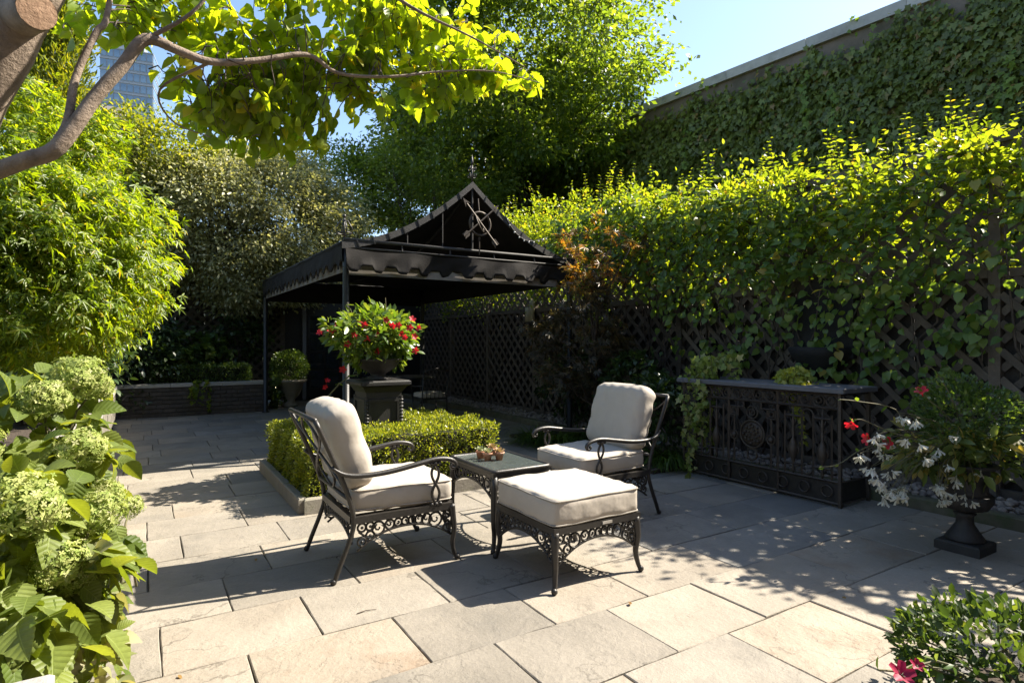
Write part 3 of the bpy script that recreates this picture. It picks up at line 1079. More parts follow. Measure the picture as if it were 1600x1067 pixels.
# scalloped valances
def valance(p0, p1, z1, drop, nsc, nrm, mat, name, wav=0.03, seed=1):
    gg = np.random.default_rng(seed)
    p0, p1, nrm = Vector(p0), Vector(p1), Vector(nrm)
    L = (p1 - p0).length
    per = 10
    n = nsc * per
    ph = gg.uniform(0, 6, 3)
    m = MB()
    vs = []
    rows = 6
    for i in range(n + 1):
        t = i / n
        u = (i % per) / per
        # trapezoid tooth: long drop, short drop
        if u < 0.12:
            k = u / 0.12
        elif u < 0.45:
            k = 1
        elif u < 0.57:
            k = 1 - (u - 0.45) / 0.12
        else:
            k = 0
        zb = drop * (0.74 + 0.26 * k)
        for r_ in range(rows + 1):
            q = r_ / rows
            w = wav * q * (math.sin(t * L * 3.1 + ph[0]) + 0.6 * math.sin(t * L * 7.3 + ph[1]) + 0.4 * math.sin(t * L * 13 + q * 4))
            top = -0.025 * abs(math.sin(t * math.pi * 4)) * (1 - q)
            vs.append(p0.lerp(p1, t) + nrm * w + Vector((0, 0, z1 - q * zb + top)))
    b = len(vs)
    vs += [q_ - nrm * 0.006 for q_ in vs]
    fs = []
    for i in range(n):
        for r_ in range(rows):
            a = i * (rows + 1) + r_
            fs.append((a, a + 1, a + rows + 2, a + rows + 1))
            fs.append((b + a, b + a + rows + 1, b + a + rows + 2, b + a + 1))
    for i in range(n):
        a = i * (rows + 1) + rows
        fs.append((a, b + a, b + a + rows + 1, a + rows + 1))
    m.add(vs, fs)
    return m.build(name, mat, pav, True)
zv = ZE - 0.085
valance((-HW, -0.06, 0), (HW, -0.06, 0), zv, 0.29, 11, (0, -1, 0), M_canvas, 'valance', 0.045, 3)
valance((-HW - .03, GL, 0), (-HW - .03, 0, 0), ZE, 0.33, 19, (-1, 0, 0), M_canvas, 'valance', 0.015, 4)
valance((HW + .03, 0, 0), (HW + .03, GL, 0), ZE, 0.33, 19, (1, 0, 0), M_canvas, 'valance', 0.015, 5)
MB().box((0, 0.005, zv - 0.20), (2 * HW - .1, 0.008, 0.24)).build('valance_lining', M_lining, pav)
MB().box((-HW + .03, GL / 2, ZE - 0.235), (0.008, GL - .1, 0.25)).build('valance_lining', M_lining, pav)
MB().box((HW - .03, GL / 2, ZE - 0.235), (0.008, GL - .1, 0.25)).build('valance_lining', M_canvas, pav)  # black on this side, without the painted sunlight
MB().box((0, GL - .03, ZE - 0.2), (2 * HW, 0.02, 0.42)).build('valance', M_canvas, pav)
# finials
def finial(x, y, z, s=1.0):
    m = MB().tube([(x, y, z - .05), (x, y, z + .20 * s)], 0.012 * s, 6)
    m.lathe([(0.012 * s, .19 * s), (0.02 * s, .23 * s), (0.002, .34 * s)], 8, (x, y, z))
    for k in range(4):
        a = k * math.pi / 2 + .5
        cx, cy_ = math.cos(a), math.sin(a)
        pts = [(x, y, z + .02 * s)]
        for i in range(9):
            b = -0.6 + i * 0.55
            rr = 0.028 * s * (1 - i * 0.05)
            pts.append((x + cx * (0.045 * s + rr * math.cos(b)), y + cy_ * (0.045 * s + rr * math.cos(b)), z + .045 * s + rr * math.sin(b)))
        m.tube(pts, 0.006 * s, 5)
        m.ring((x + cx * .04 * s, y + cy_ * .04 * s, z + .14 * s), 0.024 * s, 0.006 * s, (cx, cy_, 0), (0, 0, 1), 10, 4)
    return m.build('finial', M_iron, pav, True)
finial(0, -0.03, ZR + .03)
m = MB().tube([(-HW, 0, ZE), (-HW, 0, ZE + .3)], 0.012, 6)
m.ring((-HW, 0, ZE + .10), 0.09, 0.008, (1, 0, 0), (0, 1, 0), 16, 5)
for k in range(4):
    a = k * math.pi / 2
    m.tube([(-HW + .09 * math.cos(a), .09 * math.sin(a), ZE + .10), (-HW + .1 * math.cos(a), .1 * math.sin(a), ZE + .17), (-HW + .04 * math.cos(a), .04 * math.sin(a), ZE + .26), (-HW, 0, ZE + .24)], 0.008, 5)
m.ball((-HW, 0, ZE + .31), 0.025)
m.build('finial', M_iron, pav, True)
# armillary ornament hung in the gable
c0 = pixV(750, 350, GV0 - 0.11)
arm = thing('armillary_ornament', 'iron ring ornament with two crossed arrows in the canopy gable', 'ornament', c0)
MB().ring((0, 0, 0), 0.16, 0.017, (1, 0, 0), (0, 0, 1), 28, 6).ring((0, 0, 0), 0.13, 0.010, (0.5, .75, 0.3), (-0.45, 0, 0.8), 24, 6).build('ring', M_bronze, arm, True)
for (a, b) in (((-0.22, 0.25), (0.25, -0.28)), ((0.21, 0.22), (-0.26, -0.20))):
    d = Vector((b[0] - a[0], 0, b[1] - a[1])).normalized()
    pp = Vector((-d.z, 0, d.x))
    A, B = Vector((a[0], -0.03, a[1])), Vector((b[0], -0.03, b[1]))
    m = MB().tube([A, B], 0.012, 6)
    m.prism([(0, 0), (-0.05, 0.045), (0.07, 0), (-0.05, -0.045)], -0.008, 0.008, (A - d * 0.02, -d, pp, (0, 1, 0)))
    for k in range(2):
        o_ = B - d * (0.02 + 0.0 * k)
        sg = 1 - 2 * k
        m.prism([(0, 0.004 * sg), (0.09, 0.004 * sg), (0.12, 0.04 * sg), (0.03, 0.04 * sg)][::sg], -0.006, 0.006, (o_ - d * .09, d, pp, (0, 1, 0)))
    m.build('arrow', M_bronze, arm)
MB().tube([(0, 0.02, -0.14), (0, 0.02, -0.42)], 0.009, 6).ball((0, 0.02, -0.2), 0.022).build('stem', M_bronze, arm)
MB().tube([(0, 0.02, 0.14), (0, 0.06, 0.36)], 0.009, 6).build('hanger', M_bronze, arm)
# string of small bulbs in the gable
sl = thing('string_light', 'drooping string of small bulbs inside the canopy gable', 'string light', pixV(785, 328, GV0 - 0.06))
b0 = pixV(785, 328, GV0 - 0.06)
pts = [pixV(x_, y_, GV0 - 0.06) - b0 for x_, y_ in ((785, 328), (800, 356), (815, 372), (830, 377), (845, 374), (856, 371))]
pts = [Vector(q) for q in spline([tuple(p) for p in pts], 4)]
MB().tube(pts, 0.005, 5).build('wire', M_rake, sl)
M_bulb = glassmat('clear_bulb', (0.5, 0.5, 0.48), 0.1)
bm_ = MB().ball((0, 0, -0.02), 0.014, 6, 5).mesh('bulb', M_bulb, True)
for q in pts[3::2]:
    link('bulb', bm_, sl, tuple(q))

# candles on the fence bracket
sc = thing('candle_sconce', 'pair of cream pillar candles on a bracket before the lattice', 'candle holder', pixU(827, 503, 6.36))
MB().tube([(0.12, 0, -0.25), (0.02, 0, -0.22), (0, 0, -0.03)], 0.014, 6).lathe([(0.03, -0.03), (0.09, -0.015), (0.09, 0.0)], 12).box((0.12, 0, -0.1), (0.03, 0.1, 0.5)).build('bracket', M_iron, sc)
MB().lathe([(0.055, 0), (0.055, 0.28), (0.03, 0.285)], 12, (-.01, 0.03, 0)).build('candle', M_candle, sc, True)
MB().lathe([(0.05, 0), (0.05, 0.43), (0.03, 0.44)], 12, (0.03, -.055, 0)).build('candle', M_candle, sc, True)

# ================================================================== FURNITURE
def arc_pts(cx, cz, r, a0, a1, n):
    return [(cx + r * math.cos(a0 + (a1 - a0) * i / n), cz + r * math.sin(a0 + (a1 - a0) * i / n)) for i in range(n + 1)]
def cushion(name, sx, sy, sz, mat, parent=None, r=0.05, bulge=0.03, seed=0, n=26, wr=0.006, pipe=None):
    """soft box: rounded edges, pillowed faces, slight creases"""
    gg = np.random.default_rng(seed)
    h = np.array((sx, sy, sz)) / 2
    idx = {}
    vs, fs = [], []
    dims = (n, n, 6)
    def vid(i, j, k):
        key = (i, j, k)
        if key not in idx:
            idx[key] = len(vs)
            u = np.array((2 * i / dims[0] - 1, 2 * j / dims[1] - 1, 2 * k / dims[2] - 1))
            # crowd samples to the edges
            u = np.sign(u) * np.abs(u) ** 0.8
            p = u * h
            q = np.clip(p, -(h - r), h - r)
            d = p - q
            l = np.linalg.norm(d)
            if l > 1e-9:
                m_ = np.max(np.abs(d))
                p = q + d / l * m_
            e = (1 - (p[0] / h[0]) ** 2)
            f = (1 - (p[1] / h[1]) ** 2)
            kz = (1 - (p[2] / h[2]) ** 2)
            p = p + np.array((np.sign(p[0]) * bulge * 0.5 * f * kz * (abs(u[0]) ** 3), np.sign(p[1]) * bulge * 0.5 * e * kz * (abs(u[1]) ** 3), np.sign(p[2]) * bulge * e * f * (abs(u[2]) ** 3)))
            # corners pulled in
            p[0] *= 1 - 0.02 * abs(u[1]) ** 4
            p[1] *= 1 - 0.02 * abs(u[0]) ** 4
            w = wr * (math.sin(p[0] * 23 + ph[0] + 2 * math.sin(p[1] * 9)) * math.sin(p[1] * 17 + ph[1]) + 0.7 * math.sin((p[0] + p[1] * 1.7 + p[2] * 2) * 31 + ph[2]))
            edge = max(abs(u[0]), abs(u[1])) ** 2
            w2 = 0.0035 * math.sin(p[0] * 60 + 3 * math.sin(p[1] * 14 + ph[1]) + ph[0]) * edge ** 2 * (0.5 + 0.5 * math.sin(p[1] * 8 + ph[2])) + 0.003 * math.sin(p[1] * 55 + 3 * math.sin(p[0] * 12)) * edge ** 2 * (0.5 + 0.5 * math.sin(p[0] * 9 + ph[1]))
            w = w + w2
            p[2] += w * (0.4 + 0.8 * edge)
            p[1] += 0.6 * w * kz
            vs.append(tuple(p))
        return idx[key]
    ph = gg.uniform(0, 6, 3)
    for a, b, c in ((0, 1, 2), (1, 2, 0), (2, 0, 1)):
        for side in (0, dims[c]):
            for i in range(dims[a]):
                for j in range(dims[b]):
                    q = []
                    for (di, dj) in ((0, 0), (1, 0), (1, 1), (0, 1)):
                        t = [0, 0, 0]
                        t[a], t[b], t[c] = i + di, j + dj, side
                        q.append(vid(*t))
                    fs.append(tuple(q) if side else tuple(q[::-1]))
    m = MB()
    m.add(vs, fs)
    o = m.build(name, mat, parent, True)
    # piping round both seams
    def seam(z):
        pts = []
        rx, ry = h[0] - 0.005, h[1] - 0.005
        cr = r * 1.1
        for (cx, cy_, a0) in ((rx - cr, ry - cr, 0), (-rx + cr, ry - cr, 90), (-rx + cr, -ry + cr, 180), (rx - cr, -ry + cr, 270)):
            for i in range(5):
                a = R(a0 + i * 22.5)
                pts.append(Vector((cx + cr * math.cos(a), cy_ + cr * math.sin(a), z)))
        full = []
        for i, p in enumerate(pts):
            q = pts[(i + 1) % len(pts)]
            full.append(p)
            if (q - p).length > 0.1:
                for t in (0.2, 0.4, 0.6, 0.8):
                    s_ = p.lerp(q, t)
                    full.append(s_ * 1.0 + Vector((0, 0, 0.003 * math.sin(t * 9 + seed + i))) + Vector((math.copysign(bulge * .35 * (1 - abs(2 * t - 1)), s_.x) if abs(s_.x) > abs(s_.y) * h[0] / h[1] else 0, math.copysign(bulge * .35 * (1 - abs(2 * t - 1)), s_.y) if abs(s_.x) <= abs(s_.y) * h[0] / h[1] else 0, 0)))
        return full
    for z in (h[2] - r * 0.45, -h[2] + r * 0.45) if name != 'back_cushion' else ():
        MB().tube(seam(z), 0.006 if pipe else 0.0045, 5, close=True).build('piping', pipe or M_fabric, o, True)
    return o

def apron(L, corner=0.16, mid=0.05):
    """open scroll apron along +x from 0..L hanging below z=0 (local), as tubes"""
    m = MB()
    X, Z = Vector((1, 0, 0)), Vector((0, 0, 1))
    def low(x):
        t = min(x, L - x) / (L / 2)
        return -(mid + (corner - mid) * (1 - t) ** 2.2)
    arch = [(L * i / 22, 0, low(L * i / 22)) for i in range(23)]
    m.tube(arch, 0.008, 5)
    x = 0.03
    k = 0
    while x < L - 0.02:
        h = -low(x)
        if h > 0.115:
            r = 0.026
            for z in (-0.032, -h + 0.03):
                m.ring((x, 0, z), r, 0.0075, X, Z, 11, 5)
                m.ball((x, -0.004, z), 0.010, 6, 4)
            m.tube([(x - 0.02, 0, -0.055), (x + 0.02, 0, -h + 0.06)], 0.007, 4)
            x += 0.052
        else:
            r = max(0.018, (h - 0.012) / 2)
            m.ring((x, 0, -h / 2 - 0.004), r, 0.0075, X, Z, 12, 5)
            sp = [(x + (r * 0.62 - 0.012 * i * .3) * math.cos(i * 0.9 + k), 0, -h / 2 + (r * .62 - .0036 * i) * math.sin(i * 0.9 + k)) for i in range(6)]
            m.tube(sp, 0.006, 4)
            x += r * 1.75 + 0.004
        k += 1
    return m
def twist_support(m, p0, p1, amp, sdx):
    """two strands crossing between p0 and p1 (interlaced loops)"""
    p0, p1, sdx = Vector(p0), Vector(p1), Vector(sdx)
    for s in (1, -1):
        pts = [p0.lerp(p1, i / 16) + sdx * (s * amp * math.sin(2 * math.pi * i / 16)) for i in range(17)]
        m.tube(pts, 0.0095, 6)
    for p in (p0, p1):
        m.ball(p, 0.017, 8, 5)
        m.ball(p + sdx * 0.03, 0.014, 8, 5)
        m.ball(p - sdx * 0.03, 0.014, 8, 5)
def make_chair(label):
    th = thing('garden_armchair', label, 'chair')
    W = 0.345
    zs = 0.37
    for s in (-1, 1):
        y = s * W
        st = spline([(-0.41, y, 0.008), (-0.375, y, 0.10), (-0.315, y, 0.25), (-0.29, y, 0.37), (-0.335, y, 0.55), (-0.43, y, 0.78), (-0.52, y, 0.985)], 4)
        MB().tube(st, [0.0145] * 2 + [0.0155] * (len(st) - 2), 8).ball((-0.412, y, 0.016), 0.02, 8, 5).build('back_leg', M_iron, th, True)
        fl = spline([(0.405, y, 0.012), (0.385, y, 0.05), (0.372, y, 0.12), (0.385, y, 0.21), (0.375, y, 0.30), (0.365, y, 0.37)], 4)
        k = len(fl)
        MB().tube(fl, [0.0125 + 0.0125 * (i / (k - 1)) ** 1.5 for i in range(k)], 8).ball((0.408, y, 0.018), 0.022, 8, 5).build('front_leg', M_iron, th, True)
        ar = spline([(-0.425, y * 1.0, 0.70), (-0.36, y * 1.04, 0.655), (-0.25, y * 1.06, 0.635), (-0.08, y * 1.07, 0.64), (0.10, y * 1.07, 0.665), (0.24, y * 1.07, 0.685), (0.34, y * 1.07, 0.675), (0.385, y * 1.07, 0.645), (0.375, y * 1.07, 0.618), (0.35, y * 1.07, 0.625), (0.352, y * 1.07, 0.642)], 4)
        a = MB()
        k = len(ar)
        a.tube(ar, [0.012 + 0.006 * math.sin(math.pi * min(1, i / (k * .75))) if i < k * .75 else 0.0115 for i in range(k)], 8)
        a.build('arm', M_iron, th, True)
        a = MB()
        twist_support(a, (0.235, y * 1.07, 0.66), (0.25, y * 1.02, 0.39), 0.026, (1, 0, 0))
        a.build('arm_support', M_iron, th, True)
        b = apron(0.63, 0.17, 0.06)
        o = b.build('apron', M_iron, th, True)
        o.location = (-0.27, y * 0.995, zs - 0.025)
    # seat frame
    m = MB()
    for s in (-1, 1):
        m.box((0.035, s * W, zs - .005), (0.66, 0.03, 0.042))
    m.box((0.367, 0, zs - .005), (0.034, 2 * W - .032, 0.042))
    m.box((-0.293, 0, zs - .005), (0.034, 2 * W - .032, 0.042))
    for k in range(4):
        m.box((0.037, -0.24 + k * 0.16, zs - .008), (0.622, 0.03, 0.012))
    m.build('seat_frame', M_iron, th)
    o = apron(2 * W - 0.06, 0.17, 0.06).build('apron', M_iron, th, True)
    o.location = (0.367, -W + 0.03, zs - 0.025)
    o.rotation_euler = (0, 0, R(90))
    o = apron(2 * W - 0.06, 0.13, 0.05).build('apron', M_iron, th, True)
    o.location = (-0.293, -W + 0.03, zs - 0.025)
    o.rotation_euler = (0, 0, R(90))
    # back: top rail, lower rail, interlaced curves
    def bp(y, z):
        t = (z - 0.42) / (0.985 - 0.42)
        return (-0.30 - 0.22 * t ** 1.15, y, z)
    m = MB().tube([bp(-W, 0.985), bp(W, 0.985)], 0.015, 8)
    m.build('top_rail', M_iron, th, True)
    m = MB().tube([bp(-W, 0.50), bp(W, 0.50)], 0.012, 8)
    m.build('lower_rail', M_iron, th, True)
    for s in (-1, 1):
        q = [bp(s * W * math.cos(math.pi * i / 14), 0.50 + 0.485 * i / 14) for i in range(15)]
        MB().tube(q, 0.0085, 6).build('back_bar', M_iron, th, True)
        q = [bp(s * W * 0.5 * math.sin(2 * math.pi * i / 14), 0.50 + 0.485 * i / 14) for i in range(15)]
        MB().tube(q, 0.0085, 6).build('back_bar', M_iron, th, True)
    return th
chair1 = make_chair('black cast metal armchair beside the box hedge, facing the tall fence')
chair1.location = (1.375, 3.915, 0)
def chair_cushions(cx, cy_, rz, lab_s, lab_b, seed):
    s = cushion('seat_cushion', 0.69, 0.645, 0.16, M_fabric, r=0.045, bulge=0.014, seed=seed, wr=0.0035)
    c_, s_ = math.cos(rz), math.sin(rz)
    def at(x, y, z):
        return (cx + c_ * x - s_ * y, cy_ + s_ * x + c_ * y, z)
    s.location = at(0.055, 0, 0.468)
    s.rotation_euler = (0, R(1.0), rz)
    tag(s, lab_s, 'cushion')
    b = cushion('back_cushion', 0.55, 0.63, 0.19, M_fabric, r=0.07, bulge=0.022, seed=seed + 5, wr=0.004)
    b.location = at(-0.285, 0, 0.80)
    # lean: local x up along the back
    b.rotation_euler = (Matrix.Rotation(rz, 3, 'Z') @ Matrix.Rotation(R(-107), 3, 'Y')).to_euler()
    tag(b, lab_b, 'cushion')
chair_cushions(1.375, 3.915, 0, 'cream seat cushion on the armchair beside the box hedge', 'cream back cushion on the armchair beside the box hedge', 3)
chair2 = copy_tree(chair1)
chair2.location = (3.28, 3.95, 0)
chair2.rotation_euler = (0, 0, math.pi)
chair2['label'] = 'black cast metal armchair facing the box hedge, its back to the fern bed'
chair_cushions(3.28, 3.95, math.pi, 'cream seat cushion on the armchair facing the hedge', 'cream back cushion on the armchair facing the hedge', 31)

def small_leg(h, splay=0.02):
    p = spline([(splay + .012, 0, 0.012), (splay - .005, 0, 0.05), (0.0, 0, 0.13), (splay * .6, 0, 0.23), (0.0, 0, h)], 4)
    d = Vector((1, 1, 0)).normalized()
    q = [(d.x * a[0], d.y * a[0], a[2]) for a in p]
    k = len(q)
    return q, [0.013 + 0.013 * (i / (k - 1)) ** 1.4 for i in range(k)]
def low_table(name, label, cat, loc, sx, sy, h, corner, mid):
    th = thing(name, label, cat, loc)
    m = MB()
    for s in (-1, 1):
        m.box((0, s * (sy / 2 - .015), h - .02), (sx, 0.03, 0.04))
        m.box((s * (sx / 2 - .015), 0, h - .02), (0.03, sy - .062, 0.04))
    m.build('top_frame', M_iron, th)
    for sx_ in (-1, 1):
        for sy_ in (-1, 1):
            q, r_ = small_leg(h - .03)
            q = [(sx_ * (sx / 2 - .022 + a[0]), sy_ * (sy / 2 - .022 + a[1]), a[2]) for a in q]
            MB().tube(q, r_, 8).ball((q[0][0], q[0][1], 0.018), 0.02, 8, 5).build('leg', M_iron, th, True)
    for s in (-1, 1):
        o = apron(sx - 0.04, corner, mid).build('apron', M_iron, th, True)
        o.location = (-sx / 2 + .02, s * (sy / 2 - .014), h - .04)
        o = apron(sy - 0.04, corner, mid).build('apron', M_iron, th, True)
        o.location = (s * (sx / 2 - .014), -sy / 2 + .02, h - .04)
        o.rotation_euler = (0, 0, R(90))
    return th
ott = low_table('ottoman', 'black cast metal ottoman with scrolled openwork apron', 'ottoman', (2.335, 3.10, 0), 0.67, 0.67, 0.375, 0.19, 0.06)
M_tag = surf('steel_tag', (0.45, 0.43, 0.40), (0.5, 0.48, 0.45), 0.4, 10, 2, 0, metal=0.6)
MB().box((0.06, -0.337, 0.355), (0.075, 0.004, 0.016)).build('maker_plate', M_tag, ott)
m = MB()
for k in range(4):
    m.box((-0.24 + k * 0.16, 0, 0.362), (0.03, 0.61, 0.012))
m.build('strap', M_iron, ott)
oc = cushion('ottoman_cushion', 0.67, 0.67, 0.165, M_fabric, r=0.03, bulge=0.010, seed=77, wr=0.0025, pipe=M_piping)
oc.location = (2.335, 3.10, 0.455)
tag(oc, 'thick cream box cushion on the square ottoman', 'cushion')
tbl = low_table('side_table', 'black cast metal side table with pebbled glass top', 'table', (2.27, 3.85, 0), 0.49, 0.68, 0.55, 0.16, 0.06)
M_tglass = surf('pebbled_glass', (0.045, 0.055, 0.052), (0.075, 0.09, 0.085), 0.16, 30, 4, 0.35, 130, spec=0.8)
MB().bevbox((0, 0, 0.553), (0.44, 0.63, 0.014), 0.004).build('glass_top', M_tglass, tbl)
m = MB()
cr, hx, hy = 0.03, 0.235, 0.33
pts = []
for (cx, cy_, a0) in ((hx - cr, hy - cr, 0), (-hx + cr, hy - cr, 90), (-hx + cr, -hy + cr, 180), (hx - cr, -hy + cr, 270)):
    for i in range(5):
        a = R(a0 + i * 22.5)
        pts.append((cx + cr * math.cos(a), cy_ + cr * math.sin(a), 0.552))
m.tube(pts, 0.017, 6, close=True).build('top_rim', M_iron, tbl, True)

# dining set under the canopy
dt = thing('dining_table', 'round dark dining table standing in the shade of the canopy', 'table', (4.35, 11.3, 0))
MB().lathe([(0.70, 0.72), (0.72, 0.735), (0.70, 0.75)], 32).build('table_top', M_ped, dt, True)
MB().lathe([(0.26, 0), (0.26, 0.03), (0.06, 0.09), (0.045, 0.4), (0.07, 0.66), (0.2, 0.72)], 16).build('pedestal', M_iron, dt, True)
def dining_chair(loc, rz, lab, labc):
    th = thing('dining_chair', lab, 'chair', loc, rz)
    for s in (-1, 1):
        MB().tube([(0.24, s * .24, 0.0), (0.22, s * .23, 0.42)], 0.014, 6).build('leg', M_iron, th, True)
        MB().tube([(-0.26, s * .24, 0.0), (-0.23, s * .24, 0.42), (-0.32, s * .24, 0.92)], 0.014, 6).build('leg', M_iron, th, True)
        MB().tube([(-0.27, s * .25, 0.66), (0.0, s * .28, 0.64), (0.2, s * .27, 0.65), (0.22, s * .24, 0.42)], 0.013, 6).build('arm', M_iron, th, True)
    MB().box((0, 0, 0.42), (0.48, 0.48, 0.025)).build('seat', M_iron, th)
    MB().tube([(-0.32, -.24, 0.92), (-0.34, 0, 0.97), (-0.32, .24, 0.92)], 0.014, 6).build('top_rail', M_iron, th, True)
    for k in range(5):
        MB().tube([(-0.235, -.16 + .08 * k, 0.43), (-0.325, -.16 + .08 * k, 0.95)], 0.006, 5).build('back_bar', M_iron, th)
    c = cushion('chair_pad', 0.46, 0.46, 0.09, M_fabric, r=0.035, bulge=0.02, seed=5, n=8)
    c.location = (loc[0], loc[1], 0.48)
    c.rotation_euler = (0, 0, rz)
    tag(c, labc, 'cushion')
dining_chair((4.45, 10.05, 0), R(90), 'dark iron dining chair between the pedestal and the round table', 'cream pad on the dining chair beside the canopy table')

# ------------------------------------------------------------------ pedestal, stone edging
ped = thing('pedestal', 'dark grey square cast pedestal inside the box hedge', 'pedestal', (2.13, 6.15, 0))
MB().bevbox((0, 0, 0.09), (0.52, 0.52, 0.18), 0.03).build('plinth', M_ped, ped)
MB().box((0, 0, 0.55), (0.38, 0.38, 0.75)).build('shaft', M_ped, ped)
for k in range(4):
    a = k * math.pi / 2
    rot = Matrix.Rotation(a, 3, 'Z')
    m = MB()
    for (x, z, w, h) in ((0, 0.84, 0.34, 0.03), (0, 0.26, 0.34, 0.03), (-0.155, 0.55, 0.03, 0.55), (0.155, 0.55, 0.03, 0.55)):
        m.box(rot @ Vector((x, -0.196, z)), (w, 0.02, h), rot)
    pn = m.build('panel_frame', M_ped, ped)
    m = MB()
    for j in range(3):
        for s in (-1, 1):
            m.tube([rot @ Vector((s * (0.02 + .028 * j) * math.sin(t * math.pi * .9), -0.20, 0.34 + 0.16 * t - .02 * j)) for t in (0, .25, .5, .75, 1)], 0.008, 5)
    m.build('palmette', M_ped, pn)
    c_ = rot @ Vector((-0.185, -0.185, 0))
    m = MB().tube([(c_.x, c_.y, 0.2), (c_.x, c_.y, 0.88)], 0.022, 8)
    for j in range(18):
        m.ring((c_.x, c_.y, 0.23 + .036 * j), 0.024, 0.006, (1, 0, 0), (0, 1, 0), 8, 4)
    m.build('corner_column', M_ped, ped)
m = MB()
prof = ((0.40, 0.925), (0.43, 0.95), (0.46, 0.975), (0.50, 0.99), (0.54, 1.0), (0.54, 1.03), (0.50, 1.045))
vs = []
for (w, z) in prof:
    vs += [(-w / 2, -w / 2, z), (w / 2, -w / 2, z), (w / 2, w / 2, z), (-w / 2, w / 2, z)]
fs = [(3, 2, 1, 0), tuple(range(len(vs) - 4, len(vs)))]
for i in range(len(prof) - 1):
    fs += [(i * 4 + k, i * 4 + (k + 1) % 4, i * 4 + 4 + (k + 1) % 4, i * 4 + 4 + k) for k in range(4)]
m.add(vs, fs).build('cap', M_ped, ped)
bowl = thing('planter_bowl', 'shallow black bowl planter on top of the grey pedestal', 'planter', (2.13, 6.15, 1.045))
MB().lathe([(0.13, 0), (0.14, 0.015), (0.07, 0.04), (0.09, 0.07), (0.19, 0.13), (0.235, 0.2), (0.255, 0.21), (0.25, 0.225), (0.22, 0.215), (0.2, 0.19)], 24).build('bowl', M_urn, bowl, True)
MB().lathe([(0.205, 0.185), (0.1, 0.20), (0.01, 0.205)], 16).build('soil', M_soil, bowl)
edg = thing('stone_edging', 'tan stone edging around the square box hedge', 'edging', (2.13, 6.15, 0))
EW = 2.06
for k in range(4):
    rot = k * math.pi / 2
    for j in range(3):
        w = (EW - 0.08) / 3
        o = MB().bevbox((0, 0, 0.065), (w - .006, 0.075, 0.13), 0.01).build('edging_stone', M_stone, edg)
        o.location = (math.cos(rot) * (-EW / 2 + .04 + w * (j + .5) - .0) - math.sin(rot) * (-EW / 2 + .04), math.sin(rot) * (-EW / 2 + .04 + w * (j + .5)) + math.cos(rot) * (-EW / 2 + .04), 0)
        o.rotation_euler = (0, 0, rot)
sb = MB().box((2.13, 6.15, 0.035), (EW - .1, EW - .1, 0.07)).build('planting_soil', M_soil)
tag(sb, kind='structure')

# ------------------------------------------------------------------ iron console with slate top
con = thing('iron_console', 'ornate iron console table with grey slate top by the fence', 'console', (5.15, 2.89, 0))
CL, CH, CD = 1.75, 1.0, 0.46
M_slate = surf('slate_top', (0.0700, 0.0700, 0.0805), (0.1190, 0.1190, 0.1330), 0.55, 6, 8, 0.25, 40, stain=(0.08, 0.08, 0.085), stain_scale=3)
MB().bevbox((CD / 2 - .01, CL / 2, CH + 0.022), (CD + 0.10, CL + 0.12, 0.044), 0.008).build('slate_top', M_slate, con)
Yv, Zv, Xv = Vector((0, 1, 0)), Vector((0, 0, 1)), Vector((1, 0, 0))
for x in (0, CD):
    for y in (0, CL):
        MB().box((x, y, CH / 2), (0.026, 0.026, CH)).build('leg', M_bronze, con)
def bar(m, y0, z0, y1, z1, w=0.014, x=0.0):
    m.tube([(x, y0, z0), (x, y1, z1)], w / 2 * 1.5, 4)
fr = MB()
for z in (0.03, 0.22, 0.86, 0.985):
    bar(fr, 0.013, z, CL - .013, z, 0.018)
for y in (0.60, 1.16):
    bar(fr, y, 0.03, y, 0.985, 0.02)
for x0 in (0, CL):
    for z in (0.03, 0.22, 0.985):
        fr.tube([(0.013, x0, z), (CD - .013, x0, z)], 0.010, 4)
for z in (0.03, 0.985):
    bar(fr, 0.013, z, CL - .013, z, 0.018, CD)
fr.build('frame', M_bronze, con)
m = MB()
for k in range(14):
    m.ring((0, 0.07 + k * 0.124, 0.922), 0.055, 0.0085, Yv, Zv, 14, 4)
    m.ring((0, 0.07 + k * 0.124, 0.922), 0.024, 0.008, Yv, Zv, 10, 4)
m.build('frieze', M_bronze, con)
MB().box((0.02, CL / 2, 0.125), (0.006, CL - .03, 0.18)).build('kick_plate', M_iron, con)
MB().box((CD / 2, 0.018, 0.125), (CD - .03, 0.006, 0.18)).build('kick_plate', M_iron, con)
m = MB()
for k in range(8):
    m.ring((0, 0.12 + k * 0.215, 0.125), 0.05, 0.007, Yv, Zv, 14, 4)
m.build('lower_frieze', M_bronze, con)
def baluster(y):
    m = MB()
    m.lathe([(0.006, 0.22), (0.014, 0.26), (0.008, 0.32), (0.02, 0.36), (0.042, 0.42), (0.044, 0.47), (0.03, 0.52), (0.012, 0.56), (0.018, 0.62), (0.010, 0.66), (0.022, 0.70), (0.008, 0.74), (0.006, 0.86)], 10, (0, y, 0))
    for z, w in ((0.66, 0.045), (0.72, 0.032)):
        for s in (-1, 1):
            m.tube([(0, y, z - .03), (0, y + s * w * .6, z - .02), (0, y + s * w, z + .02)], 0.006, 4)
    m.ring((0, y, 0.445), 0.055, 0.006, Yv, Zv, 14, 4)
    m.build('baluster', M_bronze, con, True)
    m = MB()
    for s in (-1, 1):
        bar(m, y + s * .085, 0.22, y + s * .085, 0.80)
    bar(m, y - .085, 0.76, y + .085, 0.76)
    bar(m, y - .085, 0.32, y + .085, 0.32)
    m.build('side_bar', M_bronze, con)
for y in (0.16, 0.44, 1.31, 1.59):
    baluster(y)
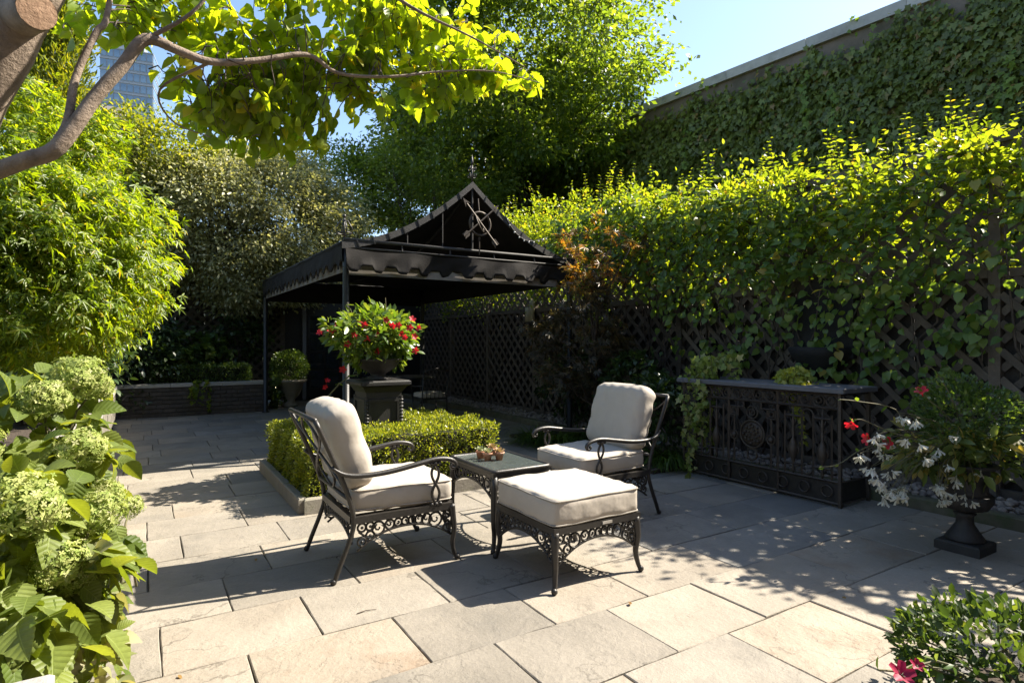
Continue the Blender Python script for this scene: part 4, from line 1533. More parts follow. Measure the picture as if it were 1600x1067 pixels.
for yc in (0.30, 1.45):
    pts = [(0, yc + .055 * math.cos(a), 0.78 + .055 * math.sin(a)) for a in [math.pi * i / 10 for i in range(11)]]
    MB().tube(pts, 0.008, 4).build('arch', M_bronze, con)
    pts = [(0, yc + .055 * math.cos(a), 0.30 + .055 * math.sin(a)) for a in [math.pi + math.pi * i / 10 for i in range(11)]]
    MB().tube(pts, 0.008, 4).build('arch', M_bronze, con)
yc = 0.88
m = MB().ring((0, yc, 0.53), 0.135, 0.011, Yv, Zv, 28, 6).ring((0, yc, 0.745), 0.062, 0.009, Yv, Zv, 16, 5).ring((0, yc, 0.745), 0.03, 0.008, Yv, Zv, 12, 5).ring((0, yc, 0.33), 0.055, 0.009, Yv, Zv, 16, 5)
m.build('medallion_ring', M_bronze, con, True)
m = MB().lathe([(0.001, 0.014), (0.05, 0.012), (0.09, 0.006), (0.122, 0.0), (0.122, -0.01)], 20)
for k in range(22):
    a = k * 2.4
    rr = 0.10 * math.sqrt((k + .5) / 22)
    m.ball((rr * math.cos(a), rr * math.sin(a), 0.012), 0.016, 6, 4)
o = m.build('medallion', M_bronze, con, True)
o.location = (0, yc, 0.53)
o.rotation_euler = (0, R(-90), 0)
for s in (-1, 1):
    m = MB()
    y = yc + s * 0.21
    bar(m, y, 0.22, y, 0.70)
    m.ring((0, y, 0.50), 0.045, 0.008, Yv, Zv, 14, 5)
    m.ball((0, y, 0.50), 0.032, 8, 6)
    for q in (0, 1):
        w = 0.045 - .02 * q
        for a, b in (((-w, -w), (w, -w)), ((w, -w), (w, w)), ((w, w), (-w, w)), ((-w, w), (-w, -w))):
            bar(m, y + a[0], 0.745 + a[1], y + b[0], 0.745 + b[1], 0.012)
    bar(m, y, 0.79, yc + s * .1, 0.79)
    bar(m, yc + s * .1, 0.79, yc + s * .1, 0.86)
    m.build('fret', M_bronze, con)
# wall plaque with basin on the lattice
M_plq = surf('dark_slate', (0.006, 0.0058, 0.0055), (0.013, 0.012, 0.011), 0.8, 8, 6, 0.3, 40)
plq = thing('fountain_plaque', 'dark wall fountain plaque with scalloped basin on the lattice', 'plaque', pixU(1290, 545, 6.44))
pw = 0.34
MB().bevbox((0, 0, 0), (1, 1, 1), 0.01)
m = MB().prism([(-pw, -0.1), (pw, -0.1), (pw, 0.55), (pw * .7, 0.62), (pw * .45, 0.76), (0, 0.82), (-pw * .45, 0.76), (-pw * .7, 0.62), (-pw, 0.55)], 0, 0.07, ((0, 0, 0), (0, 1, 0), (0, 0, 1), (-1, 0, 0)))
m.build('back_plate', M_plq, plq)
vs = []
m = MB()
prof = ((0.05, -0.34), (0.12, -0.30), (0.22, -0.2), (0.30, -0.08), (0.34, 0.0), (0.32, 0.02))
n = 15
for (r_, z_) in prof:
    for k in range(n):
        a = math.pi / 2 + math.pi * k / (n - 1)
        q = 1 + 0.05 * math.cos(k * math.pi)
        vs.append((-0.06 + r_ * math.cos(a) * q, r_ * math.sin(a) * q, z_))
fs = []
for i in range(len(prof) - 1):
    for k in range(n - 1):
        fs.append((i * n + k, i * n + k + 1, (i + 1) * n + k + 1, (i + 1) * n + k))
fs.append(tuple(range((len(prof) - 1) * n, len(prof) * n)))
m.add(vs, fs).build('basin', M_plq, plq, True)
MB().ball((-.075, 0, 0.36), 0.055, 12, 8).build('spout', M_plq, plq, True)

# ------------------------------------------------------------------ urn on the paving, far pale urn
def urn(name, label, loc, s, mat, plinth=0.26):
    th = thing(name, label, 'urn', loc)
    MB().bevbox((0, 0, 0.035), (plinth, plinth, 0.07), 0.012).build('plinth', mat, th)
    MB().lathe([(0.115 * s, 0.07), (0.12 * s, 0.085), (0.085 * s, 0.12 * s + .02), (0.055 * s, 0.19 * s), (0.05 * s, 0.24 * s), (0.07 * s, 0.26 * s), (0.05 * s, 0.275 * s)], 20).build('stem', mat, th, True)
    MB().lathe([(0.05 * s, 0.275 * s), (0.13 * s, 0.30 * s), (0.165 * s, 0.36 * s), (0.165 * s, 0.40 * s)], 40, (0, 0, 0), 0.05, 16).build('lobed_bowl', mat, th, True)
    MB().lathe([(0.15 * s, 0.40 * s), (0.135 * s, 0.43 * s), (0.13 * s, 0.50 * s), (0.15 * s, 0.57 * s), (0.19 * s, 0.60 * s), (0.20 * s, 0.615 * s), (0.17 * s, 0.62 * s), (0.15 * s, 0.60 * s)], 24).build('rim', mat, th, True)
    MB().lathe([(0.15 * s, 0.585 * s), (0.01, 0.60 * s)], 14).build('soil', M_soil, th)
    return th
urn('garden_urn', 'black lobed urn on a square foot holding white flowers', (4.87, 1.86, 0), 0.98, M_urn, 0.27)
pu = thing('stone_urn', 'pale stone pot with rounded shrub beyond the planter wall', 'urn', (2.78, 13.9, 0))
MB().lathe([(0.17, 0), (0.18, 0.05), (0.11, 0.10), (0.11, 0.16), (0.2, 0.26), (0.30, 0.52), (0.36, 0.56), (0.37, 0.60), (0.33, 0.60)], 20).build('pot', M_paleurn, pu, True)
MB().lathe([(0.32, 0.57), (0.01, 0.59)], 14).build('soil', M_soil, pu)

# ================================================================== PLANTS
def near_split(pos, k):
    """indices of the k leaves that show largest (nearest the viewpoint, in view)"""
    Yd = pos[:, 0] * ST + pos[:, 1] * CT
    Xd = pos[:, 0] * CT - pos[:, 1] * ST
    ok = (Yd > 0.3) & (np.abs(Xd) < 0.9 * Yd) & (np.abs(pos[:, 2] - HC) < 0.62 * Yd)
    s = np.where(ok, Yd, 1e9)
    o = np.argsort(s)[:k]
    return o[s[o] < 1e8]
def leaves(parent, T, mat, pos, d, nn, size, kmax=0, name='leaf'):
    """kmax leaves as single objects sharing one mesh, the rest as one mesh"""
    idx = near_split(pos, kmax) if kmax else np.array([], int)
    mask = np.ones(len(pos), bool)
    if len(idx):
        mask[idx] = False
        me = npmesh(name, T[0], T[1], mat)
        Rm = frames(d[idx], nn[idx])
        for q, i in enumerate(idx):
            o = link(name, me, parent, tuple(pos[i]))
            o.rotation_euler = Matrix(Rm[q].tolist()).to_euler()
            s_ = float(size[i])
            o.scale = (s_, s_, s_)
    if mask.any():
        V, Tt = scatter(T, pos[mask], d[mask], nn[mask], size[mask])
        tag(link('foliage', npmesh('foliage', V, Tt, mat), parent), kind='stuff')

# --- flower meshes
def flower_mesh(name, mat, n=5, w=0.34, cup=0.5, tube=0.0):
    m = MB()
    for k in range(n):
        a = 2 * math.pi * k / n
        c_, s_ = math.cos(a), math.sin(a)
        def P_(r_, t_, z_):
            return (c_ * r_ - s_ * t_, s_ * r_ + c_ * t_, z_)
        m.add([P_(0.06, 0, 0), P_(0.45, -w, cup * .4), P_(0.95, -w * .75, cup * .75), P_(1.05, 0.05, cup * .6), P_(0.9, w * .8, cup * .85), P_(0.45, w, cup * .45), P_(0.5, 0, cup * .28)],
              [(0, 6, 1), (1, 6, 2), (2, 6, 3), (3, 6, 4), (4, 6, 5), (5, 6, 0)])
    if tube:
        m.lathe([(0.16, 0.02), (0.12, -tube * .5), (0.07, -tube)], 7)
    return m.mesh(name, mat, True)
FL_RED = flower_mesh('flower', M_red, 5, 0.36, 0.55, 1.0)
FL_PINK = flower_mesh('flower', leafmat('crimson_petal', [(0, (0.26, 0.008, 0.04)), (1, (0.38, 0.015, 0.07))], 0.35, (1.3, 0.8, 0.9), 0.5), 5, 0.36, 0.7, 1.0)
FL_WHITE = flower_mesh('flower', M_white, 5, 0.24, 1.5, 0.3)
def put_flower(me, parent, p, size, aim, g_):
    o = link('flower', me, parent, tuple(p))
    o.rotation_euler = Vector(aim).to_track_quat('Z', 'Y').to_euler()
    o.scale = (size, size, size)
    return o

# ------------------------------------------------------------------ shade tree overhead
gt = np.random.default_rng(5)
tr = thing('shade_tree', 'leaning grey trunk with a sawn limb and broad lime leaves overhead', 'tree', pix(-330, 830, 3.2))
t0 = Vector(tr.location)
def W(px, py, Y):
    return pix(px, py, Y) - t0
trunk = [(*W(-330, 838, 3.2), .19), (*W(-200, 470, 3.2), .165), (*W(-62, 190, 3.2), .15), (*W(40, 0, 3.2), .14), (*W(135, -190, 3.25), .12), (*W(200, -420, 3.3), .09), (*W(230, -640, 3.4), .05)]
tp = spline(trunk, 5)
MB().tube([p[:3] for p in tp], [p[3] * (1 + 0.04 * math.sin(i * 2.1)) for i, p in enumerate(tp)], 14).build('trunk', M_bark, tr, True)
stub = MB()
q0, q1 = W(22, 30, 3.2), W(58, 17, 3.02)
stub.tube([q0, q0.lerp(q1, .5), q1], [0.11, 0.095, 0.09], 14, cap=False)
so = stub.build('cut_limb', M_bark, tr, True)
dv = (q1 - q0).normalized()
ax_ = dv.orthogonal().normalized()
ay_ = dv.cross(ax_)
MB().add([q1 + dv * .004] + [q1 + (ax_ * math.cos(a) + ay_ * math.sin(a)) * 0.088 for a in [2 * math.pi * i / 18 for i in range(18)]], [(0, 1 + i, 1 + (i + 1) % 18) for i in range(18)]).build('sawn_face', M_cut, so)
limbs = [
    [(-130, 310, 3.2, .05), (-20, 272, 3.2, .046), (40, 250, 3.2, .044), (90, 230, 3.22, .042), (150, 150, 3.3, .036), (190, 105, 3.35, .034), (228, 62, 3.4, .033), (280, 80, 3.5, .026), (330, 97, 3.6, .022), (400, 95, 3.75, .019), (480, 86, 3.95, .016), (530, 115, 4.1, .012), (610, 120, 4.25, .010), (690, 112, 4.4, .007), (770, 112, 4.5, .005), (845, 130, 4.6, .003)],
    [(88, 225, 3.22, .028), (106, 190, 3.25, .024), (118, 122, 3.3, .02), (150, 52, 3.35, .018), (166, 30, 3.4, .016), (185, -60, 3.5, .012), (240, -160, 3.6, .008)],
    [(135, -190, 3.25, .05), (260, -170, 3.4, .04), (400, -120, 3.7, .03), (540, -60, 4.0, .02), (640, 10, 4.2, .012), (740, 60, 4.35, .007), (820, 105, 4.5, .004)],
    [(200, -420, 3.3, .05), (420, -330, 3.6, .035), (640, -200, 4.0, .02), (800, -110, 4.3, .01)],
    [(228, 62, 3.4, .014), (300, 20, 3.45, .01), (350, -40, 3.5, .006)],
    [(330, 97, 3.6, .010), (250, 140, 3.65, .007), (270, 190, 3.75, .005), (330, 215, 3.85, .003)],
]
limb_pts = []
for lb in limbs:
    q = spline([(*W(a, b, c), r_) for a, b, c, r_ in lb], 5)
    MB().tube([p[:3] for p in q], [p[3] for p in q], 9).build('limb', M_bark, tr, True)
    if lb is not limbs[5]:
        limb_pts += [Vector(p[:3]) for p in q]
LP = np.array([tuple(p) for p in limb_pts])
blobs = [(175, 30, 80, 45, 3.5, 15), (290, 35, 90, 55, 3.6, 24), (275, 135, 22, 30, 3.6, 3), (345, 150, 70, 50, 3.7, 20), (405, 50, 90, 60, 3.75, 28), (405, 160, 85, 60, 3.8, 32),
         (435, 215, 75, 42, 3.8, 26), (345, 215, 60, 30, 3.85, 9), (520, 50, 90, 60, 3.95, 28), (475, 135, 50, 50, 3.9, 14), (610, 45, 90, 60, 4.15, 26), (600, 125, 80, 42, 4.2, 20), (690, 45, 75, 50, 4.3, 18),
         (700, 120, 85, 45, 4.35, 22), (765, 100, 55, 50, 4.45, 13), (815, 128, 35, 18, 4.55, 5), (590, 175, 60, 22, 4.2, 5), (690, 165, 50, 15, 4.3, 4), 
         (300, -60, 150, 50, 3.9, 14), (520, -60, 150, 50, 4.2, 12), (720, -45, 110, 45, 4.5, 8)]
tw = MB()
P_, D_, N_, S_ = [], [], [], []
for (bx_, by_, rx_, ry_, Yb, nb_) in blobs:
    for k in range(int(nb_ * 1.35)):
        a = gt.uniform(0, 6.28)
        rr = math.sqrt(gt.random())
        e = np.array(W(bx_ + rx_ * rr * math.cos(a), by_ + ry_ * rr * math.sin(a), Yb + 0.22 + abs(gt.normal()) * 0.3))
        i = np.argmin(((LP - e) ** 2).sum(1))
        s0 = LP[max(0, i - int(gt.integers(0, 4)))]
        dist = np.linalg.norm(e - s0)
        reach_ = gt.uniform(0.22, 0.5)
        if dist > reach_:
            s0 = e + (s0 - e) / dist * reach_ + gt.normal(size=3) * 0.06
        pts = curve_pts(s0, e, 0.05, 5, gt, 0.03)
        tw.tube(pts, [0.0045, 0.004, 0.0035, 0.003, 0.0024, 0.0016], 4)
        nl = int(gt.integers(6, 10))
        for q in range(nl):
            t = 0.35 + 0.65 * (q + .5) / nl
            f = t * 5
            a_, b_ = pts[int(min(4, f))], pts[int(min(4, f)) + 1]
            p = np.array(a_.lerp(b_, f - int(min(4, f))))
            dirv = np.array(b_ - a_)
            dirv = dirv / (np.linalg.norm(dirv) + 1e-9)
            side = np.cross(dirv, (0, 0, 1)) * (1 if q % 2 else -1)
            d = dirv * 0.5 + side * 0.8 + gt.normal(size=3) * 0.35
            d[2] -= 0.55
            nrm = gt.normal(size=3) * 0.5 + SUNV * 0.95
            d = d / np.linalg.norm(d)
            P_.append(p + d * 0.02)
            D_.append(d)
            N_.append(nrm)
            S_.append(gt.uniform(0.055, 0.12))
tag(tw.build('twig', M_bark2, tr), kind='stuff')
M_lime = leafmat('lime_leaf', [(0, (0.109, 0.174, 0.019)), (0.55, (0.157, 0.229, 0.026)), (0.92, (0.229, 0.284, 0.039)), (1, (0.392, 0.316, 0.033))], 0.58, (3.4, 2.9, 0.45), 0.4, 0.4)
P_ = np.array(P_)
wp = P_ + np.array(t0)
idx = near_split(wp, 10 ** 6)
# keep the in-view ones first: singles chosen among leaves inside the frame
D_, N_, S_ = np.array(D_), np.array(N_), np.array(S_)
def leaves_at(parent, off, T, mat, pos, d, nn, size, kmax):
    idx = near_split(pos + np.array(off), kmax)
    mask = np.ones(len(pos), bool)
    mask[idx] = False
    me = npmesh('leaf', T[0], T[1], mat)
    Rm = frames(d[idx], nn[idx])
    for q, i in enumerate(idx):
        o = link('leaf', me, parent, tuple(pos[i]))
        o.rotation_euler = Matrix(Rm[q].tolist()).to_euler()
        s_ = float(size[i])
        o.scale = (s_, s_, s_)
    V, Tt = scatter(T, pos[mask], d[mask], nn[mask], size[mask])
    tag(link('foliage', npmesh('foliage', V, Tt, mat), parent), kind='stuff')
T_ROUND2 = fan_template([(0.08, 0.20), (0.3, 0.38), (0.6, 0.33), (0.85, 0.14)], 0.32, 0.35)
odd = gt.random(len(P_)) < 0.45
leaves_at(tr, t0, T_ROUND, M_lime, P_[~odd], D_[~odd], N_[~odd], S_[~odd], 165)
leaves_at(tr, t0, T_ROUND2, M_lime, P_[odd], D_[odd], N_[odd], S_[odd], 130)

# ------------------------------------------------------------------ trees and shrubs
def crown_tree(name, label, base, centre, rad, ncl, per, crad, T, size, mat, trunk_r, seed, cat='tree', bark=None, droop=0.3, up=0.9, nl=9, lump=0.28, shell=0.5, stems=1, group=None, partname='crown', spread=0.6):
    gg = np.random.default_rng(seed)
    th = thing(name, label, cat, base, group=group)
    b = Vector(base)
    c = Vector(centre) - b
    pos, out, cc = clumps(gg, c, rad, ncl, per, crad, shell, None, lump)
    m = MB()
    for s in range(stems):
        off = Vector((gg.normal() * .12, gg.normal() * .12, 0)) * (stems > 1)
        tip = c + Vector(gg.normal(size=3) * np.array(rad) * (0.12 if stems == 1 else 0.4))
        if stems == 1:
            tip.z = c.z + rad[2] * 0.55
        tp_ = curve_pts(off, tip, 0, 7, gg, 0.02)
        m.tube(tp_, [trunk_r * (1 - 0.8 * i / 7) for i in range(8)], 9)
        for k in range(nl):
            e = cc[gg.integers(len(cc))]
            t = gg.uniform(0.35, 0.9)
            s0 = tp_[int(t * 7)]
            lp = curve_pts(s0, e, 0.08 * (Vector(e) - s0).length, 5, gg, 0.035)
            r0 = trunk_r * (0.42 if stems == 1 else .6) * (1.1 - t)
            m.tube(lp, [max(0.006, r0 * (1 - 0.85 * i / 5)) for i in range(6)], 6)
            for w in range(3):
                e2 = cc[np.argsort(((cc - e) ** 2).sum(1))[1 + w]]
                m.tube(curve_pts(lp[3], e2, 0.03, 3, gg, 0.05), [max(.004, r0 * .3), .01, .007, .004], 4)
    m.build('trunk', bark or M_bark2, th, True)
    ob = foliage(partname, mat, T, pos, out, size, gg, th, droop, up, spread)
    tag(ob, kind='stuff')
    return th
M_treeA = leafmat('tree_leaf', [(0, (0.048, 0.084, 0.017)), (0.6, (0.084, 0.132, 0.026)), (1, (0.144, 0.186, 0.043))], 0.55, (2.9, 2.6, 0.6), 0.4, 0.45)
M_treeB = leafmat('tree_leaf_dark', [(0, (0.063, 0.102, 0.025)), (0.7, (0.111, 0.165, 0.038)), (1, (0.189, 0.228, 0.057))], 0.5, (2.7, 2.4, 0.6), 0.42, 0.45)
M_olive = leafmat('grey_leaf', [(0, (0.159, 0.177, 0.087)), (0.6, (0.254, 0.267, 0.143)), (1, (0.397, 0.381, 0.222))], 0.36, (2.0, 1.9, 0.9), 0.38, 0.6)
M_thuja = leafmat('thuja_spray', [(0, (0.070, 0.105, 0.014)), (0.6, (0.120, 0.155, 0.020)), (1, (0.190, 0.200, 0.030))], 0.48, (2.8, 2.4, 0.5), 0.5, 0.3)
M_maple = leafmat('maple_leaf', [(0, (0.066, 0.116, 0.010)), (0.5, (0.115, 0.176, 0.015)), (0.94, (0.18, 0.226, 0.025)), (1, (0.242, 0.187, 0.033))], 0.52, (2.95, 2.6, 0.4), 0.4, 0.45)
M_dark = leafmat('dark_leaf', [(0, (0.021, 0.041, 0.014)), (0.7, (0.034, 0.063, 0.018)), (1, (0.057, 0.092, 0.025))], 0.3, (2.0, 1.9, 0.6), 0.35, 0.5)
M_vine = leafmat('vine_leaf', [(0, (0.070, 0.121, 0.017)), (0.45, (0.121, 0.184, 0.025)), (0.95, (0.190, 0.247, 0.038)), (1, (0.304, 0.228, 0.051))], 0.5, (3.1, 2.55, 0.45), 0.4, 0.45)
M_box = leafmat('box_leaf', [(0, (0.083, 0.112, 0.015)), (0.5, (0.146, 0.181, 0.025)), (1, (0.254, 0.264, 0.048))], 0.45, (2.4, 2.2, 0.6), 0.35, 0.5)
M_boxd = leafmat('box_leaf_green', [(0, (0.045, 0.083, 0.024)), (0.7, (0.083, 0.135, 0.033)), (1, (0.150, 0.195, 0.045))], 0.35, (2.0, 2.0, 0.6), 0.35, 0.5)

c = pix(815, 120, 19)
crown_tree('broadleaf_tree', 'tall green tree rising behind the peak of the black canopy', (c.x, c.y, 0), c, (4.3, 4.0, 4.0), 300, 230, 0.62, T_SMALL, 0.165, M_treeA, 0.24, 41, nl=16, lump=0.45, shell=0.35)
c = pix(695, 235, 21)
crown_tree('broadleaf_tree', 'dark green tree left of the tall one, behind the canopy roof', (c.x, c.y, 0), c, (2.3, 2.3, 2.5), 150, 140, 0.5, T_SMALL, 0.165, M_treeB, 0.2, 42, nl=10, lump=0.35)
c = pix(555, 300, 18)
crown_tree('broadleaf_tree', 'small light tree between the grey shrub and canopy roof', (c.x, c.y, 0), c, (1.9, 1.6, 1.3), 100, 110, 0.4, T_SMALL, 0.11, M_treeA, 0.1, 43, nl=8)
c = pix(690, 320, 17)
crown_tree('broadleaf_tree', 'low bushy tree directly behind the canopy ridge', (c.x, c.y, 0), c, (2.2, 1.6, 1.3), 110, 120, 0.45, T_SMALL, 0.12, M_treeB, 0.12, 44, nl=8)
c = pix(375, 345, 13.4)
crown_tree('viburnum', 'large round grey green shrub growing out of the brick planter', (*pix(268, 575, 14.0).to_2d(), 0.45), c, (2.4, 1.5, 1.75), 430, 240, 0.40, T_SMALL, 0.088, M_olive, 0.085, 45, cat='shrub', nl=7, lump=0.22, shell=0.62, stems=5, up=0.7)
c = pix(232, 250, 12.0)
crown_tree('golden_shrub', 'yellow green shrub top between the conifer and grey shrub', (c.x, c.y, 0.4), c, (1.05, 1.0, 0.85), 80, 110, 0.3, T_SMALL, 0.09, M_thuja, 0.06, 46, cat='shrub', nl=5)
c = pix(12, 385, 4.9)
crown_tree('green_maple', 'bright green cut leaf maple arching over the hydrangeas', (*pix(-60, 600, 5.2).to_2d(), 0.45), c, (1.0, 1.05, 0.84), 620, 26, 0.16, T_PALM5, 0.088, M_maple, 0.06, 47, nl=9, droop=1.1, lump=0.22, shell=0.62, bark=M_bark, up=0.75, spread=0.45)
c = pix(20, 235, 5.6)
crown_tree('green_maple', 'taller green maple rising behind the bare limb', (*pix(-130, 600, 6.0).to_2d(), 0.45), c, (0.95, 1.0, 0.6), 260, 24, 0.16, T_PALM5, 0.088, M_maple, 0.06, 57, nl=7, droop=0.6, shell=0.55, bark=M_bark, up=0.75, spread=0.45)
# conifer: upright sprays on a cone
gc = np.random.default_rng(48)
cb = pix(92, 500, 9.0)
con_ = thing('arborvitae', 'upright golden green conifer behind the maple', 'conifer', (cb.x, cb.y, 0.4))
MB().tube([(0, 0, 0), (0, 0, 3), (0.03, 0, 6.0)], [0.11, 0.08, 0.02], 8).build('trunk', M_bark2, con_, True)
n = 330
zz = 0.5 + 5.6 * gc.random(n) ** 0.85
ang_ = gc.uniform(0, 6.28, n)
rr = (0.62 * (1 - (zz / 6.6) ** 2.2) + 0.04) * gc.uniform(0.7, 1.08, n)
cc = np.stack([rr * np.cos(ang_), rr * np.sin(ang_), zz], 1)
off = gc.normal(size=(n, 70, 3)) * np.array((0.13, 0.13, 0.2))
pos = (cc[:, None] + off).reshape(-1, 3)
outd = np.repeat(np.stack([np.cos(ang_), np.sin(ang_), np.full(n, 1.2)], 1), 70, 0)
tag(foliage('crown', M_thuja, T_NARROW, pos, outd, 0.11, gc, con_, droop=-0.3, up=0.3, spread=0.5), kind='stuff')
c = pix(30, 500, 6.8)
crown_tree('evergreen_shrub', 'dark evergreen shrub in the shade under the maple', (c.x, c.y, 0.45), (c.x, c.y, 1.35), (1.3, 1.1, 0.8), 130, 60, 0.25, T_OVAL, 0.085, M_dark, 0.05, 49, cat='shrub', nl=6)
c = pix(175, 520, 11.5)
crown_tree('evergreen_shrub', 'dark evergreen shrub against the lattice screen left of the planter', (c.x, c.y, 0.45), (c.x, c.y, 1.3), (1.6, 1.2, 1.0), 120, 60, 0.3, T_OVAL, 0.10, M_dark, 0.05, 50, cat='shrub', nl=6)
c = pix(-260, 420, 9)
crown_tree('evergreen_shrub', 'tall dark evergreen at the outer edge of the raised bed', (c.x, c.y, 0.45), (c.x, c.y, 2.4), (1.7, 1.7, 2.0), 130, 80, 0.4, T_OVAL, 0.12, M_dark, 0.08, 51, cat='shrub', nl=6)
# small shade shrubs in the planter
c = pixV(305, 545, 13.9)
crown_tree('leafy_shrub', 'small broad leaved plant behind the trimmed planter box', (c.x, c.y, 0.5), (c.x, c.y, 1.2), (0.5, 0.35, 0.35), 26, 16, 0.14, T_HEART, 0.13, M_boxd, 0.02, 52, cat='plant', nl=4, partname='foliage')
c = pixV(375, 525, 14.3)
crown_tree('leafy_shrub', 'loose dim shrub under the grey shrub beside the canopy post', (c.x, c.y, 0.5), (c.x, c.y, 1.5), (0.75, 0.4, 0.5), 40, 30, 0.2, T_OVAL, 0.10, M_dark, 0.02, 53, cat='plant', nl=4, partname='foliage')

# ------------------------------------------------------------------ clipped box hedges
def hedge(name, label, loc, boxes, dens, size, mat, seed, T=T_SMALL, rnd_=0.05):
    gg = np.random.default_rng(seed)
    th = thing(name, label, 'hedge', loc)
    core = MB()
    P, Nn = [], []
    for (x0, x1, y0, y1, z0, z1) in boxes:
        core.box(((x0 + x1) / 2, (y0 + y1) / 2, (z0 + z1 - .05) / 2), (x1 - x0 - .12, y1 - y0 - .12, z1 - z0 - .05))
        fcs = (((x0, y0, z1), (x1 - x0, 0, 0), (0, y1 - y0, 0), (0, 0, 1)), ((x0, y0, z0), (x1 - x0, 0, 0), (0, 0, z1 - z0), (0, -1, 0)), ((x0, y1, z0), (x1 - x0, 0, 0), (0, 0, z1 - z0), (0, 1, 0)),
               ((x0, y0, z0), (0, y1 - y0, 0), (0, 0, z1 - z0), (-1, 0, 0)), ((x1, y0, z0), (0, y1 - y0, 0), (0, 0, z1 - z0), (1, 0, 0)))
        for (o_, a, b, nv) in fcs:
            o_, a, b, nv = map(np.array, (o_, a, b, nv))
            k = int(dens * np.linalg.norm(a) * np.linalg.norm(b))
            uv = gg.random((k, 2))
            p = o_ + uv[:, :1] * a + uv[:, 1:] * b
            P.append(p)
            Nn.append(np.repeat(nv[None].astype(float), k, 0))
    P, Nn = np.concatenate(P), np.concatenate(Nn)
    lump = 0.025 * np.sin(P[:, 0] * 11 + 1) * np.sin(P[:, 1] * 9 + 2) + 0.02 * np.sin(P[:, 2] * 17 + P[:, 0] * 13 + P[:, 1] * 15) + 0.012 * np.sin(P[:, 0] * 37) * np.sin(P[:, 1] * 41 + P[:, 2] * 29)
    P = P + Nn * (lump - rnd_ * gg.random(len(P)) ** 1.3 + 0.01)[:, None] + gg.normal(size=P.shape) * 0.008
    # round the upper edges
    for (x0, x1, y0, y1, z0, z1) in boxes:
        inb = (P[:, 2] > z1 - 0.07)
    d = Nn + gg.normal(size=P.shape) * 0.7 + np.array((0, 0, 0.45))
    nn_ = gg.normal(size=P.shape) * 0.8 + Nn * 0.5 + np.array((0, 0, 0.6))
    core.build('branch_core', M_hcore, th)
    V, Tt = scatter(T, P, d, unit(nn_), size * gg.uniform(.6, 1.3, len(P)))
    tag(link('foliage', npmesh('foliage', V, Tt, mat), th), kind='stuff')
    return th
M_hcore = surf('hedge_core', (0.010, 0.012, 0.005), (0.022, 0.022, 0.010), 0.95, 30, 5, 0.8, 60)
o_, i_ = 0.93, 0.42
hedge('box_hedge', 'clipped square ring of yellow green box around the pedestal', (2.13, 6.15, 0.05),
      [(-o_, o_, -o_, -i_, 0.03, 0.56), (-o_, o_, i_, o_, 0.03, 0.50), (-o_, -i_, -i_, i_, 0.03, 0.53), (i_, o_, -i_, i_, 0.03, 0.53)], 5200, 0.030, M_box, 61)
hedge('box_hedge', 'low clipped box on the brick planter wall', (0.95, 13.72, 0.5), [(-0.85, 0.95, -0.24, 0.24, 0.0, 0.45)], 3000, 0.045, M_boxd, 62)
hedge('box_hedge', 'dark low hedge along the far corner of the raised bed', (-2.2, 13.2, 0.48), [(-1.4, 1.3, -0.3, 0.3, 0.0, 0.5)], 2200, 0.05, M_dark, 63)

def ball_plant(name, label, loc, rad, n, size, T, mat, seed, cat='shrub', stem=0.3, zoff=0.0, lump=0.12):
    """rounded shrub: leaf tufts over a ball, on a short stem"""
    gg = np.random.default_rng(seed)
    th = thing(name, label, cat, loc)
    d = rsphere(gg, n)
    rad = np.array(rad, float)
    ax = rsphere(gg, 9)
    bump = 1 + lump * np.sin(d @ ax.T * 5).sum(1) / 4
    p = d * rad * (bump * (1 - 0.38 * gg.random(n) ** 2))[:, None]
    p[:, 2] += stem + zoff
    keep = p[:, 2] > 0.0
    p, d = p[keep], d[keep]
    m = MB()
    for k in range(7):
        e = p[gg.integers(len(p))]
        m.tube(curve_pts((0, 0, -0.03), e * 0.8, 0.02, 4, gg, 0.05), [0.012, 0.01, 0.008, 0.006, 0.003], 5)
    tag(m.build('stem', M_twig, th), kind='stuff')
    dd = d + gg.normal(size=d.shape) * 0.6 + np.array((0, 0, 0.3))
    nn_ = gg.normal(size=d.shape) * 0.6 + d * 0.4 + np.array((0, 0, 0.7))
    V, Tt = scatter(T, p, dd, unit(nn_), size * gg.uniform(.6, 1.3, len(p)))
    tag(link('foliage', npmesh('foliage', V, Tt, mat), th), kind='stuff')
    return th
ball_plant('box_ball', 'small rounded shrub growing in the pale stone pot', (2.78, 13.9, 0.585), (0.40, 0.40, 0.38), 2600, 0.06, T_SMALL, M_boxd, 71, stem=0.28)
iv = thing('trailing_ivy', 'ivy spilling down the side of the pale stone pot', 'ivy', (2.5, 13.75, 0.6))
